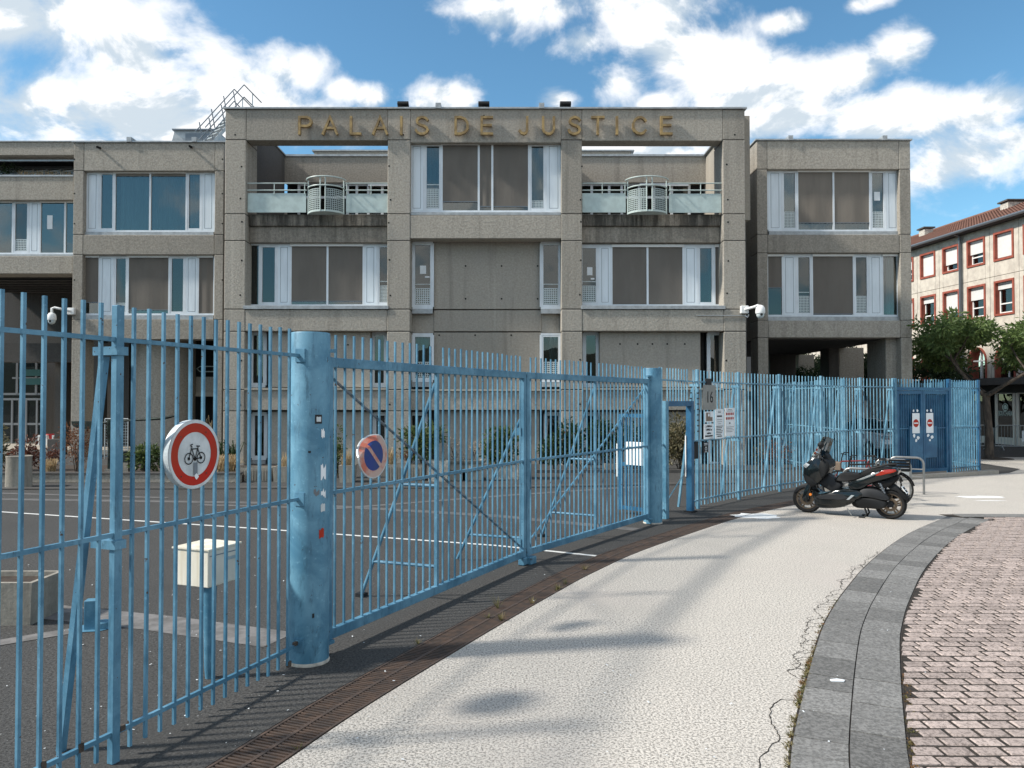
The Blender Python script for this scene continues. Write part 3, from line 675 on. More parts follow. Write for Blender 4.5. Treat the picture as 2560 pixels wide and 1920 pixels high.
# dark blue double door
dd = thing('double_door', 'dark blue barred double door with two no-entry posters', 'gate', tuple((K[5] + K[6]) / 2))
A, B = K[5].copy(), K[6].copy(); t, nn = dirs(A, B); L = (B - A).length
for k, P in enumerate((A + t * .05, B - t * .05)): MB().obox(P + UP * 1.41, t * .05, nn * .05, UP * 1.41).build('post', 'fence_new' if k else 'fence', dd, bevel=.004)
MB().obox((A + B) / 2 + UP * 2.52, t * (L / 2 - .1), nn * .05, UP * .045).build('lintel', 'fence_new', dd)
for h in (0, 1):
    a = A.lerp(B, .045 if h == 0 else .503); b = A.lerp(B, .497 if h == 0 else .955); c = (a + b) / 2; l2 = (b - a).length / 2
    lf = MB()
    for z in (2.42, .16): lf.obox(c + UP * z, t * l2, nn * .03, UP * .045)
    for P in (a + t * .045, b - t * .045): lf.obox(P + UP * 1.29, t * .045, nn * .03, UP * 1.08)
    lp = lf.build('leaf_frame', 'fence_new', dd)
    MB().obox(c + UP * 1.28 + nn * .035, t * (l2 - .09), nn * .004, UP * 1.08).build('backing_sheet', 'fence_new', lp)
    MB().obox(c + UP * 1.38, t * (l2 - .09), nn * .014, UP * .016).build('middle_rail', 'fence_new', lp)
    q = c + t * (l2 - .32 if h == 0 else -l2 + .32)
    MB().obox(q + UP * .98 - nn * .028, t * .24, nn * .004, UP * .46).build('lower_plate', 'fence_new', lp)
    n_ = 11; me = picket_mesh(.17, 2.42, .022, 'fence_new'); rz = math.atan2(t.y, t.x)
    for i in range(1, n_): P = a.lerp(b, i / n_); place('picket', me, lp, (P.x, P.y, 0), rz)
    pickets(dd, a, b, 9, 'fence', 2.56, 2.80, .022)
POSTER = [A.lerp(B, .497) - t * .30, A.lerp(B, .503) + t * .26]; DT, DN = t.copy(), nn.copy()
# end section, return and inner fence
fe = thing('steel_fence', 'short blue fence end section right of the dark double door', 'fence', tuple(K[7]))
for z in RZ: rail(fe, K[6], K[7], z, 'fence')
pickets(fe, K[6], K[7], 12, 'fence', .06, 2.80, .022); fpost(fe, K[7], dirs(K[6], K[7])[0], 'fence_new', brace=False, top=2.82, w=.1)
rt = thing('steel_fence', 'blue fence return running back from the right-hand end post', 'fence', tuple(K[7]))
A, B = K[7], Vector((14.75, 30.5, 0))
for z in RZ: rail(rt, A, B, z, 'fence')
pickets(rt, A, B, 46, 'fence', .06, 2.80, .022)
for q in (.33, .66, 1): fpost(rt, A.lerp(B, q), dirs(A, B)[0], 'fence', top=2.82, w=.075)
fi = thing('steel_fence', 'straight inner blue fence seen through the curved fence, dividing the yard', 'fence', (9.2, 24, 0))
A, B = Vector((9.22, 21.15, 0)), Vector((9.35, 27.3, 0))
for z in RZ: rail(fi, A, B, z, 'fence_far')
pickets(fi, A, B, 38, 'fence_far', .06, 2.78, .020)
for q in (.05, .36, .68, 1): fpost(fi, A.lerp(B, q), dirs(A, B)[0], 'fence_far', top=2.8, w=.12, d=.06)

# ================================================================ signs on the fence
def on_line(u, A, B):
    """point of the line A-B seen at photo column u"""
    k = (u - 1280) / F; d = B - A; s = (k * A.y - A.x) / (d.x - k * d.y); return A + d * s
def disc(c, ax, up, out, r, n=48, wob=None):
    return [c + ax * (r * math.cos(2 * math.pi * k / n)) + up * (r * math.sin(2 * math.pi * k / n)) for k in range(n)]
P = on_line(472, P0, E1); out = -n01; c = Vector((P.x, P.y, PY(474, 1135, P.y).z)) + out * .055
sg = thing('bicycle_sign', 'round red-ringed no-bicycles sign fixed to the left fence', 'sign', tuple(c))
def ring(mb, c, ax, up, r0, r1, n=56):
    for k in range(n):
        a, b = 2 * math.pi * k / n, 2 * math.pi * (k + 1) / n; e = lambda r, x: c + ax * (r * math.cos(x)) + up * (r * math.sin(x)); mb.quad(e(r0, a), e(r1, a), e(r1, b), e(r0, b))
    return mb
def drum(c, ax, up, out, r, d, n=56):
    m = MB(); A_ = disc(c, ax, up, out, r, n); B_ = [p - out * d for p in disc(c, ax, up, out, r * .985, n)]
    m.v = [tuple(p) for p in A_ + B_]; m.f = [tuple(range(n)), tuple(reversed(range(n, 2 * n)))] + [(k, (k + 1) % n, n + (k + 1) % n, n + k) for k in range(n)]; return m
SR = .235
drum(c, t01, UP, out, SR, .052).build('plate', 'sign_white', sg)
ring(MB(), c + out * .003, t01, UP, SR * .985, SR * .90).build('rim', 'sign_white', sg)
ring(MB(), c + out * .002, t01, UP, SR * .915, SR * .64).build('red_ring', 'sign_red', sg)
sym = MB(); fx = lambda x, y: c + out * .005 + t01 * (x * SR) + UP * (y * SR)
def stroke(mb, pts, w, closed=False, f=None):
    f = f or fx; k = len(pts)
    for i in range(k if closed else k - 1):
        a, b = pts[i], pts[(i + 1) % k]; dx, dy = b[0] - a[0], b[1] - a[1]; l = math.hypot(dx, dy) or 1; ex, ey = dx / l * w * .45, dy / l * w * .45; nx, ny = -dy / l * w / 2, dx / l * w / 2
        mb.quad(f(a[0] - ex + nx, a[1] - ey + ny), f(a[0] - ex - nx, a[1] - ey - ny), f(b[0] + ex - nx, b[1] + ey - ny), f(b[0] + ex + nx, b[1] + ey + ny))
circ = lambda x, y, r, n=22: [(x + r * math.cos(2 * math.pi * k / n), y + r * math.sin(2 * math.pi * k / n)) for k in range(n)]
WL, WR, BB, HT, ST = (-.235, -.115), (.235, -.115), (.0, -.135), (-.12, .155), (.105, .155)
stroke(sym, circ(*WL, .155), .028, True); stroke(sym, circ(*WR, .155), .028, True)
for a_ in (WL, WR): stroke(sym, circ(*a_, .02), .045, True)
stroke(sym, circ(*BB, .028), .05, True)
for a_, b_ in ((WL, (-.12, .22)), (HT, ST), (HT, BB), (ST, BB), (BB, WR), (WR, ST), (ST, (.115, .225)), ((.06, .235), (.17, .225)), ((-.12, .22), (-.16, .24)), ((-.16, .24), (-.165, .275)), ((-.165, .275), (-.10, .29))): stroke(sym, [a_, b_], .032)
sym.build('bicycle_symbol', 'ink', sg)
st = MB(); st.quad(fx(-.05, -.60), fx(.10, -.62), fx(.10, -.24), fx(-.05, -.24)); st.build('tape', 'frame_line', sg)
st = MB(); st.v = [tuple(fx(x, y) + out * .001) for x, y in ((-.03, -.62), (.05, -.55), (.11, -.60), (.15, -.66), (.06, -.74), (.0, -.68))]; st.f = [tuple(range(6))]; st.build('torn_sticker', 'paper', sg)
bl = MB()
for x, y in ((-.55, .52), (.42, .62), (-.52, -.60), (.45, -.58)): bl.v += [tuple(fx(x + a_, y + b_) + out * .001) for a_, b_ in ((-.02, -.02), (.02, -.02), (.02, .02), (-.02, .02))]; n_ = len(bl.v); bl.f.append((n_ - 4, n_ - 3, n_ - 2, n_ - 1))
bl.build('bolt', 'bark', sg)
# bent no-parking sign on the gate
P = on_line(914, GA0, GA1); out = -nA; c = Vector((P.x, P.y, PY(914, 1138, P.y).z)) + out * .10
ns = thing('no_parking_sign', 'faded blue and red no-parking sign with its upper edge bent back', 'sign', tuple(c))
NR = .212
def bent(x, y, lift=0.0):
    q = c + tA * (x * NR) + UP * (y * NR) + out * lift
    k = (-.55 * x + .83 * y) - .52                 # fold over a line across the upper left
    if k > 0: q += nA * (k * .16) - UP * (k * .06) + tA * (k * .09)
    q += nA * (.02 * max(0, -x - .3)); return q
def bent_disc(r0, r1, lift, n=48, rings=5, f=bent):
    m = MB(); 
    for i in range(rings):
        a0 = r0 + (r1 - r0) * i / rings; a1 = r0 + (r1 - r0) * (i + 1) / rings
        for k in range(n):
            a, b = 2 * math.pi * k / n, 2 * math.pi * (k + 1) / n; m.quad(f(a0 * math.cos(a), a0 * math.sin(a), lift), f(a1 * math.cos(a), a1 * math.sin(a), lift), f(a1 * math.cos(b), a1 * math.sin(b), lift), f(a0 * math.cos(b), a0 * math.sin(b), lift))
    return m
plate = bent_disc(0, 1, -.012, rings=6); plate.v += []; plate.build('plate', 'sign_back', ns)
bent_disc(.94, 1.0, .0, rings=1).build('rim', 'sign_back', ns); bent_disc(.66, .945, .0, rings=3).build('faded_ring', 'sign_faded', ns); bent_disc(0, .665, .0, rings=5).build('blue_face', 'sign_blue', ns)
edge_ = MB()
for k in range(48):
    a, b = 2 * math.pi * k / 48, 2 * math.pi * (k + 1) / 48; edge_.quad(bent(math.cos(a), math.sin(a)), bent(math.cos(b), math.sin(b)), bent(math.cos(b), math.sin(b), -.012), bent(math.cos(a), math.sin(a), -.012))
edge_.build('edge', 'sign_back', ns)
sl = MB(); K_ = 10
for i in range(K_):
    w_ = .085; s0, s1 = -.66 + 1.32 * i / K_, -.66 + 1.32 * (i + 1) / K_; e = .7071
    sl.quad(*[bent(s_ * e + w_ * sg_ * e, -s_ * e + w_ * sg_ * e, .002) for s_, sg_ in ((s0, -1), (s1, -1), (s1, 1), (s0, 1))])
sl.build('slash', 'sign_faded', ns)

# number plate 16 and notices
def panel(name, label, cat, u0, u1, v0, v1, A, B, matn, off=.03, group=None, thick=.006):
    """flat board on the fence line A-B covering photo columns u0-u1, rows v0-v1"""
    t, nn = dirs(A, B); a = on_line(u0, A, B); b = on_line(u1, A, B); z1 = PY(u0, v0, a.y).z; z0 = PY(u0, v1, a.y).z
    c = (a + b) / 2 - nn * off; c.z = (z0 + z1) / 2; w = (b - a).length; h = z1 - z0
    r = thing(name, label, cat, tuple(c), group=group); MB().obox(c, t * w / 2, nn * thick / 2, UP * h / 2).build('board', matn, r)
    fn = lambda x, y, d=.001: c - nn * (thick / 2 + .001 + d) + t * (x * w / 2) + UP * (y * h / 2)
    return r, fn, t, nn, c, w, h
def put_text(r, body, size, matn, pos, t, nn, name='lettering', sx=1.0):
    me = textmesh(body, size, matn, name); o = place(name, me, r); M_ = Matrix((( t.x, 0, -nn.x, pos.x), (t.y, 0, -nn.y, pos.y), (0, 1, 0, pos.z), (0, 0, 0, 1)))
    o.matrix_basis = M_ @ Matrix.Diagonal((sx, 1, 1, 1)); return o
def lines(r, fn, rows, matn, name='print'):
    m = MB()
    for (y, x0, x1, h) in rows:
        m.quad(fn(x0, y - h), fn(x1, y - h), fn(x1, y + h), fn(x0, y + h))
    return m.build(name, matn, r)
r, fn, t, nn, c, w, h = panel('number_plate', 'grey plate with the number 16 high on the fence', 'number plate', 1754, 1785, 962, 1025, K[0], K[1], 'steel')
put_text(r, '16', h * .66, 'ink', fn(.05, -.02), t, nn, sx=.95)
MB().obox(c + nn * .02 + UP * (h * .62), t * w * .2, nn * .02, UP * h * .14).build('lamp', 'grey_plastic', r)
r, fn, t, nn, c, w, h = panel('frame_notice', 'small framed brown notice under the number plate', 'notice', 1758, 1780, 1029, 1056, K[0], K[1], 'paper')
lines(r, fn, [(0, -.72, .72, .80)], 'brown_board', 'backing'); m = MB(); m.quad(fn(-.30, .1, .002), fn(.05, .1, .002), fn(.05, .6, .002), fn(-.30, .6, .002)); m.quad(fn(.2, -.05, .002), fn(.8, -.05, .002), fn(.8, .85, .002), fn(.2, .85, .002)); m.build('slip', 'paper', r)
r, fn, t, nn, c, w, h = panel('court_notice', 'white notice in large type about the commercial court, leftmost on the fence', 'notice', 1756, 1780, 1060, 1098, K[0], K[1], 'paper')
for k, tx in enumerate(('Le TRIBUNAL de', 'COMMERCE est', 'transféré au')): put_text(r, tx, h * .20, 'ink', fn(.0, .66 - .45 * k), t, nn, sx=.62)
lines(r, fn, [(-.62, -.8, .8, .10), (-.9, .1, .8, .03)], 'ink')
r, fn, t, nn, c, w, h = panel('opening_notice', 'white notice in small print between the two other notices', 'notice', 1784, 1805, 1023, 1097, K[0], K[1], 'paper')
lines(r, fn, [(.86, -.35, .35, .018), (.76, -.35, .35, .018), (.52, -.6, .6, .05), (.28, -.6, .6, .012), (.14, -.6, .6, .012), (.0, -.4, .4, .012)] + [(-.16 - .11 * k, -.8, .8 - .2 * (k % 3), .024) for k in range(6)] + [(-.84, -.55, .55, .035)], 'ink')
r, fn, t, nn, c, w, h = panel('phone_notice', 'white notice with two rows of red numbers, rightmost on the fence', 'notice', 1809, 1833, 1020, 1091, K[0], K[1], 'paper')
lines(r, fn, [(.88, -.4, .4, .015), (.78, -.6, .6, .015)] + [(-.35 - .11 * k, -.8, .8 - .3 * (k % 2), .012) for k in range(4)], 'ink')
for y_ in (.58, .26): lines(r, fn, [(y_, -.85 + .34 * k, -.85 + .34 * k + .24, .085) for k in range(5)], 'sign_red', 'red_number')
lines(r, fn, [(-.08, -.2, .05, .05)], 'ink', 'symbol')
r, fn, t, nn, c, w, h = panel('access_sign', 'small black access sign below the middle rail', 'sign', 1754, 1766, 1106, 1132, K[0], K[1], 'ink')
lines(r, fn, [(.75, -.7, .7, .05), (.5, -.7, .7, .04), (-.85, -.5, .5, .05)], 'paper'); m = MB(); stroke(m, circ(.05, -.25, .28, 12), .12, True, f=lambda x, y: fn(x * 1.3, y)); stroke(m, [(.05, .25), (.05, -.05), (.3, -.05)], .12, f=lambda x, y: fn(x, y)); m.build('wheelchair_symbol', 'paper', r)
# no-entry posters on the double door
for k, q in enumerate(POSTER):
    r = thing('no_entry_poster', ('left' if k == 0 else 'right') + ' white poster with a red no-entry disc on the dark double door', 'poster', (q.x, q.y, 1.45), group='no-entry posters on the dark door')
    c = q + UP * 1.53 - DN * .034; MB().obox(c, DT * .15, DN * .003, UP * .29).build('sheet', 'paper', r)
    fx = lambda x, y: c - DN * .005 + DT * x + UP * y
    ring(MB(), c - DN * .004, DT, UP, .001, .115, 36).build('red_disc', 'sign_red', r); m = MB(); stroke(m, [(-.075, 0), (.075, 0)], .036); m.build('white_bar', 'paper', r)
    rr_ = random.Random(k + 3); m = MB()
    for (x, y, a_) in ((-.1, .36, .05), (.06, .36, .05), (-.08, -.36, .06), (.08, -.42, .07), (.0, -.50, .05)):
        m.v += [tuple(fx(x + a_ * rr_.uniform(.6, 1.1) * math.cos(i), y + a_ * rr_.uniform(.6, 1.1) * math.sin(i))) for i in range(6)]; n_ = len(m.v); m.f.append(tuple(range(n_ - 6, n_)))
    m.build('torn_scrap', 'paper', r)
# ================================================================ courthouse
S = 2560 / 2212.0
YM, YW = 26.0, 29.6                    # front planes of the middle block and of the two wings
ch = thing('courthouse', 'grey-brown concrete courthouse with brass letters across its tall middle block', 'building', (0, YM, 0))
ROOF = PY(1280, 236 * S, YM).z
def fx_(u, Y): return (u - 1280) / F * Y / (math.cos(PITCH)) * 1.0
def px(u, v, Y): return PY(u, v, Y).x
def pz(v, Y): return PY(1280, v, Y).z
def fb(name, matn, u0, u1, v0, v1, Y, D, bevel=.02, parent=None, z0=None, z1=None, x0=None, x1=None):
    """a block whose front face (plane Y) covers photo columns u0-u1 and rows v0-v1; D deep"""
    vm = (v0 + v1) / 2
    X0 = px(u0, vm, Y) if x0 is None else x0; X1 = px(u1, vm, Y) if x1 is None else x1
    Z1 = pz(v0, Y) if z1 is None else z1; Z0 = pz(v1, Y) if z0 is None else z0
    return MB().box(X0, X1, Y, Y + D, Z0, Z1).build(name, matn, parent or ch, bevel=bevel)
def fd(name, matn, d0, d1, e0, e1, Y, D, **k): return fb(name, matn, d0 * S, d1 * S, e0 * S, e1 * S, Y, D, **k)
GRV = .012
# piers of the middle block, cast in lifts
PIER_U = [(483, 528), (836, 885), (1213, 1258), (1564, 1612)]
XP = [(px(a * S, 900, YM), px(b * S, 900, YM)) for a, b in PIER_U]
lifts = [236, 302, 462, 520, 668, 716, 842, 888, None]
for (x0, x1) in XP:
    for a, b in zip(lifts, lifts[1:]):
        zt = pz(a * S, YM) - GRV; zb = (pz(b * S, YM) + GRV) if b else -.05
        MB().box(x0, x1, YM, YM + 1.15, zb, zt).build('pier_block', 'concrete', ch, bevel=.018)
    MB().box(x0 + .02, x1 - .02, YM + .02, YM + 1.1, 0, ROOF - .05).build('pier_core', 'concrete_dark', ch)
XA0, XA1, XC0, XC1, XB0, XB1 = XP[0][1], XP[1][0], XP[1][1], XP[2][0], XP[2][1], XP[3][0]
def fx2(name, matn, x0, x1, e0, e1, Y, D, bevel=.015, zb=None):
    return MB().box(x0 + .006, x1 - .006, Y, Y + D, pz(e1 * S, Y) if zb is None else zb, pz(e0 * S, Y)).build(name, matn, ch, bevel=bevel)
for (x0, x1, e1) in ((XA0, XA1, 303), (XC0, XC1, 308), (XB0, XB1, 304)): fx2('header_beam', 'concrete', x0, x1, 236, e1, YM + .004, .6)
MB().box(XP[0][0] - .06, XP[3][1] + .06, YM - .07, YM + 1.2, ROOF, ROOF + .055).build('roof_coping', 'coping', ch)
for (x0, x1) in ((XA0, XA1), (XB0, XB1)):
    fx2('balcony_lip', 'concrete_dirty', x0, x1, 463, 488, YM + .30, .5); fx2('balcony_slab', 'concrete_streaked', x0, x1, 489, 524, YM + .40, .8)
    fx2('window_sill', 'coping', x0 - .05, x1 + .05, 660, 667.5, YM - .05, .75, .004)
    fx2('spandrel', 'concrete', x0, x1, 669, 715, YM + .01, .5)
    fx2('ledge', 'concrete_smooth', x0, x1, 838, 843, YM + .0, .6, .004); fx2('spandrel', 'concrete', x0, x1, 843.5, 886, YM + .06, .5)
for e0, e1 in ((717, 837), (889, None)):
    for (a, b) in ((XA0 + .75, XA1 - .62), (XB0 + .62, XB1 - .72)):
        MB().box(a, b, YM + .30, YM + .8, pz(e1 * S, YM + .3) if e1 else 0, pz(e0 * S, YM + .3)).build('wall_panel', 'concrete_panel', ch, bevel=.02)
# centre bay
fx2('window_sill', 'coping', XC0, XC1, 459, 464.5, YM + .06, .4, .004)
fx2('spandrel', 'concrete', XC0, XC1, 465.5, 515, YM + .01, .6)
xs0, xs1 = px(937 * S, 900, YM + .7), px(1169 * S, 900, YM + .7)
for e0, e1 in ((510, 668), (670, 716), (718, 842)):
    MB().box(xs0, xs1, YM + .68, YM + 1.1, pz(e1 * S, YM + .68) + .004, pz(e0 * S, YM + .68) - .004).build('wall_panel', 'concrete_panel', ch, bevel=.012)
for (a, b) in ((XC0, xs0), (xs1, XC1)):
    MB().box(a + .004, b - .004, YM + .72, YM + 1.1, pz(719 * S, YM + .7), pz(674 * S, YM + .7)).build('wall_panel', 'concrete_panel', ch)
fx2('ledge', 'concrete_smooth', XC0, XC1, 841, 845, YM + .1, .6, .004); fx2('spandrel', 'concrete', XC0, XC1, 845.5, 886, YM + .16, .5)
MB().box(XC0 + .85, XC1 - .75, YM + .40, YM + .9, 0, pz(888 * S, YM + .4)).build('wall_panel', 'concrete_panel', ch)
# body of the block behind, terraces cut into it
zt = pz(463 * S, YM + .3) - .12
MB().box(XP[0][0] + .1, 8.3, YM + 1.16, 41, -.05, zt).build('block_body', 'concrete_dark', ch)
MB().box(XC0 - .5, XC1 + .45, YM + 1.17, 31.2, zt, ROOF - .02).build('block_body', 'concrete', ch)
XL, XR = -9.22, 7.86
MB().box(XL - .4, XL, YM + 1.15, 31, zt, ROOF).build('terrace_wall', 'concrete_dark', ch); MB().box(XR, XR + .42, YM + .6, 41, zt, ROOF).build('terrace_wall', 'concrete_smooth', ch)  # left wall darker, right wall lighter: shade and sun put into the concrete colour
MB().box(XR - .1, XR + .5, YM + 1.1, 31, ROOF, ROOF + .05).build('roof_coping', 'coping', ch); MB().box(XL - .45, XL + .05, YM + 1.1, 31, ROOF, ROOF + .05).build('roof_coping', 'coping', ch)
YB = 31.0
for (a, b) in ((XL, XC0 - .5), (XC1 + .45, XR)):
    zb = pz(394 * S, YB); MB().box(a, b, YB, YB + .5, zb, ROOF - .03).build('terrace_header', 'concrete', ch); MB().box(a, b, YB - .06, YB + 10, ROOF - .03, ROOF + .05).build('roof_coping', 'coping', ch)
    MB().box(a, b, YB + .4, YB + .45, zt, zb).build('interior_shade', 'interior_shade', ch)
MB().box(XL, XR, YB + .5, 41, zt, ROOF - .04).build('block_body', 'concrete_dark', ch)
MB().box(-9.3, 5.6, 36, 41, ROOF, 13.9).build('roof_house', 'concrete', ch, bevel=.02); MB().box(-9.4, 5.75, 35.9, 41, 13.9, 13.96).build('roof_coping', 'coping', ch)
m = MB(); m.prism([(5.6, ROOF), (6.9, ROOF), (5.6, 13.9)], lambda x, z, t: (x, t, z), [36, 41]); m.build('roof_slope', 'coping', ch)
# glazing on the terraces
def pane_at(x0, x1, Y, z0, z1, parent, matn='glass'): return MB().box(x0, x1, Y, Y + .008, z0, z1).build('pane', matn, parent)
for (a, b, segs) in ((XL + .55, XC0 - .5, (.0, .42, .50, .60, .72, .80, 1)), (XC1 + .45, XR - .65, (.0, .22, .36, .46, .60, .72, .86, 1))):
    zb = pz(394 * S, YB); w = MB(); L = b - a
    for k, s_ in enumerate(segs): w.box(a + L * s_ - .05, a + L * s_ + .05, YB + .12, YB + .2, zt, zb)
    w.box(a, b, YB + .125, YB + .195, zb - .1, zb); w.box(a, b, YB + .126, YB + .194, zb - .62, zb - .52)
    wd_ = w.build('window', 'white_frame', ch); pane_at(a, b, YB + .17, zt, zb, wd_, 'glass_dark')
    MB().box(a + L * .02, a + L * .40, YB + .21, YB + .22, zb - .75, zb - .1).build('blind', 'blind', wd_); MB().box(a + L * .64, a + L * .98, YB + .21, YB + .22, zb - .8, zb - .1).build('blind', 'blind', wd_)
    MB().box(a + L * .60, a + L * .99, YB + .02, YB + .11, zb - .13, zb - .02).build('head_box', 'white_frame', wd_)

# ---------------- windows
def lattice(x0, x1, z0, z1, Y, nx, nz, t=.36):
    m = MB(); dx, dz = (x1 - x0) / nx, (z1 - z0) / nz
    for i in range(nx + 1): m.box(x0 + dx * (i - t / 2), x0 + dx * (i + t / 2), Y, Y + .004, z0, z1)
    for j in range(nz + 1): m.box(x0, x1, Y - .003, Y + .001, z0 + dz * (j - t / 2), z0 + dz * (j + t / 2))
    return m
def wavy(x0, x1, z0, z1, Y, amp=.035, n=None):
    m = MB(); n = n or max(8, int((x1 - x0) / .045)); P = []
    for i in range(n + 1):
        x = x0 + (x1 - x0) * i / n; P.append((x, Y + amp * math.sin(i * 1.9) * rnd.uniform(.6, 1)))
    for a, b in zip(P, P[1:]): m.quad((a[0], a[1], z0), (b[0], b[1], z0), (b[0], b[1], z1), (a[0], a[1], z1))
    return m
def bay(v0, v1, Y, segs, sill=True, depth=.10, backing=True, fr=.035):
    """one window bay; segs: (kind, u0, u1, options)"""
    z1, z0 = pz(v0, Y), pz(v1, Y); vm = (v0 + v1) / 2; X = lambda u: px(u, vm, Y)
    ua, ub = min(s[1] for s in segs), max(s[2] for s in segs); xa, xb = X(ua), X(ub)
    f = MB(); f.box(xa, xb, Y, Y + depth, z0, z0 + .07); f.box(xa, xb, Y, Y + depth, z1 - .06, z1)
    for u in sorted({round(u, 2) for s_ in segs if s_[0] not in 'HS' for u in (s_[1], s_[2])}): f.box(X(u) - fr, X(u) + fr, Y + .001, Y + depth - .001, z0 + .07, z1 - .06)
    w = f.build('window', 'white_frame', ch)
    if backing: MB().box(xa, xb, Y + .55, Y + .58, z0, z1).build('interior_shade', 'interior_shade', w)  # dark sheet standing for the unlit room behind the glass
    for s_ in segs:
        k, x0, x1 = s_[0], X(s_[1]) + fr, X(s_[2]) - fr; op = s_[3] if len(s_) > 3 else {}
        a0, a1 = z0 + .07, z1 - .06
        if k == 'P':
            p = MB().box(x0, x1, Y + .004, Y + .06, a0, a1).build('panel', 'white_panel', w)
            m = MB(); e = .07; 
            for q in ((x0 + e, x0 + e + .012, a0 + e, a1 - e), (x1 - e - .012, x1 - e, a0 + e, a1 - e), (x0 + e + .012, x1 - e - .012, a0 + e, a0 + e + .012), (x0 + e + .012, x1 - e - .012, a1 - e - .012, a1 - e)): m.box(q[0], q[1], Y + .001, Y + .01, q[2], q[3])
            m.build('panel_groove', 'frame_line', w)
        elif k in 'CG':
            e = .055 if k == 'C' else .0
            if e:
                m = MB(); 
                for q in ((x0, x0 + e, a0, a1), (x1 - e, x1, a0, a1), (x0 + e, x1 - e, a0, a0 + e * 1.4), (x0 + e, x1 - e, a1 - e * 1.2, a1)): m.box(q[0], q[1], Y + .008, Y + .07, q[2], q[3])
                m.build('sash', 'white_frame', w); x0 += e; x1 -= e; a0 += e * 1.4; a1 -= e * 1.2
            MB().box(x0, x1, Y + .045, Y + .053, a0, a1).build('pane', op.get('glass', 'glass'), w)
            if 'curtain' in op: 
                c0, c1 = op['curtain']; wavy(x0 + (x1 - x0) * c0, x0 + (x1 - x0) * c1, a0, a1, Y + .16).build('curtain', 'curtain', w)
            if 'grille' in op:
                h = op['grille']; gz0, gz1 = a0 + .03, a0 + (a1 - a0) * h; lattice(x0 + .02, x1 - .02, gz0, gz1, Y + .030, 7, max(3, round(7 * (gz1 - gz0) / (x1 - x0)))).build('grille', 'grille', w)
                if 'bar' in op: MB().box(x0, x1, Y + .028, Y + .04, gz1 + .14, gz1 + .165).build('safety_bar', 'grille', w)
            if 'paper' in op:
                for (q0, q1, r0, r1) in op['paper']: MB().box(x0 + (x1 - x0) * q0, x0 + (x1 - x0) * q1, Y + .038, Y + .041, a0 + (a1 - a0) * r0, a0 + (a1 - a0) * r1).build('paper', 'paper', w)
            if 'roll' in op: MB().box(x0, x1, Y + .01, Y + .03, a1 - op['roll'], a1).build('rolled_blind', 'blind_light', w)
        elif k == 'B':
            zb = pz(op['to'], Y) if 'to' in op else a0 + .03; mt = op.get('mat', 'blind')
            n_ = 10; m = MB()
            for i in range(n_):
                xa_, xb_ = x0 + (x1 - x0) * i / n_, x0 + (x1 - x0) * (i + 1) / n_; ya, yb = Y + .012 + .010 * math.sin(i * .9), Y + .012 + .010 * math.sin((i + 1) * .9); m.quad((xa_, ya, zb), (xb_, yb, zb), (xb_, yb, a1), (xa_, ya, a1))
            m.build('blind', mt, w, smooth=True); MB().box(x0, x1, Y + .002, Y + .024, zb - .025, zb).build('blind_bar', 'frame_line', w)
            if zb > a0 + .1:
                MB().box(x0, x1, Y + .045, Y + .053, a0, zb - .03).build('pane', op.get('glass', 'glass'), w)
                if op.get('curtain'): wavy(x0, x1, a0, zb, Y + .16).build('curtain', 'curtain', w)
        elif k == 'H':
            MB().box(X(s_[1]), X(s_[2]), Y - .05, Y - .002, z1 - .10, z1 - .005).build('head_box', 'white_plastic', w, bevel=.006)
        elif k == 'S':
            a = X(s_[1]); MB().box(a - .03, a + .03, Y - .012, Y - .001, z0, z1 - .1).build('guide', 'white_frame', w)
    if sill: MB().box(xa, xb, Y - .08, Y + .12, z0 - .17, z0 - .01).build('sill', 'coping', w)
    return w
ww = lambda ox, sc: (lambda x: ox + x / sc)
a_ = ww(0, 2.592)
bay(427.6, 580, YW + .22, [('P', a_(555), a_(640)), ('C', a_(640), a_(742), {'glass': 'glass'}), ('G', a_(742), a_(972), {'curtain': (.1, .95), 'roll': .14}), ('G', a_(972), a_(1208), {'curtain': (.0, 1), 'roll': .14}), ('C', a_(1208), a_(1308), {'curtain': (0, 1)}), ('P', a_(1308), a_(1390)), ('H', a_(735), a_(1205))])
bay(638, 788, YW + .22, [('B', a_(540), a_(643), {'to': 755}), ('P', a_(643), a_(735)), ('C', a_(735), a_(828), {'glass': 'glass_dark', 'grille': .16, 'curtain': (.2, 1)}), ('B', a_(828), a_(1096), {'to': 774}), ('C', a_(1096), a_(1200), {'glass': 'glass_dark', 'curtain': (0, .9)}), ('P', a_(1200), a_(1283)), ('B', a_(1283), a_(1388), {'to': 786}), ('H', a_(535), a_(643)), ('H', a_(822), a_(1092)), ('H', a_(1275), a_(1382))])
bay(501, 636, YW + 1.1, [('G', -140, a_(82), {}), ('C', a_(82), a_(188), {'glass': 'glass_dark', 'grille': .24}), ('P', a_(188), a_(258)), ('G', a_(258), a_(420), {'paper': [(.25, .48, .47, .74)]}), ('G', a_(420), 200, {}), ('H', -60, a_(80)), ('H', a_(258), 190)])
a_ = ww(980, 2.592)
bay(356, 531, YM + .25, [('P', a_(115), a_(207)), ('C', a_(207), a_(322), {'curtain': (0, 1), 'grille': .31, 'bar': 1}), ('B', a_(322), a_(562), {'to': 503}), ('B', a_(562), a_(650), {'to': 515}), ('B', a_(650), a_(888), {'to': 515}), ('C', a_(888), a_(998), {'curtain': (0, 1), 'grille': .12}), ('P', a_(998), a_(1096)), ('H', a_(318), a_(560))])
a_ = ww(540, 2.592)
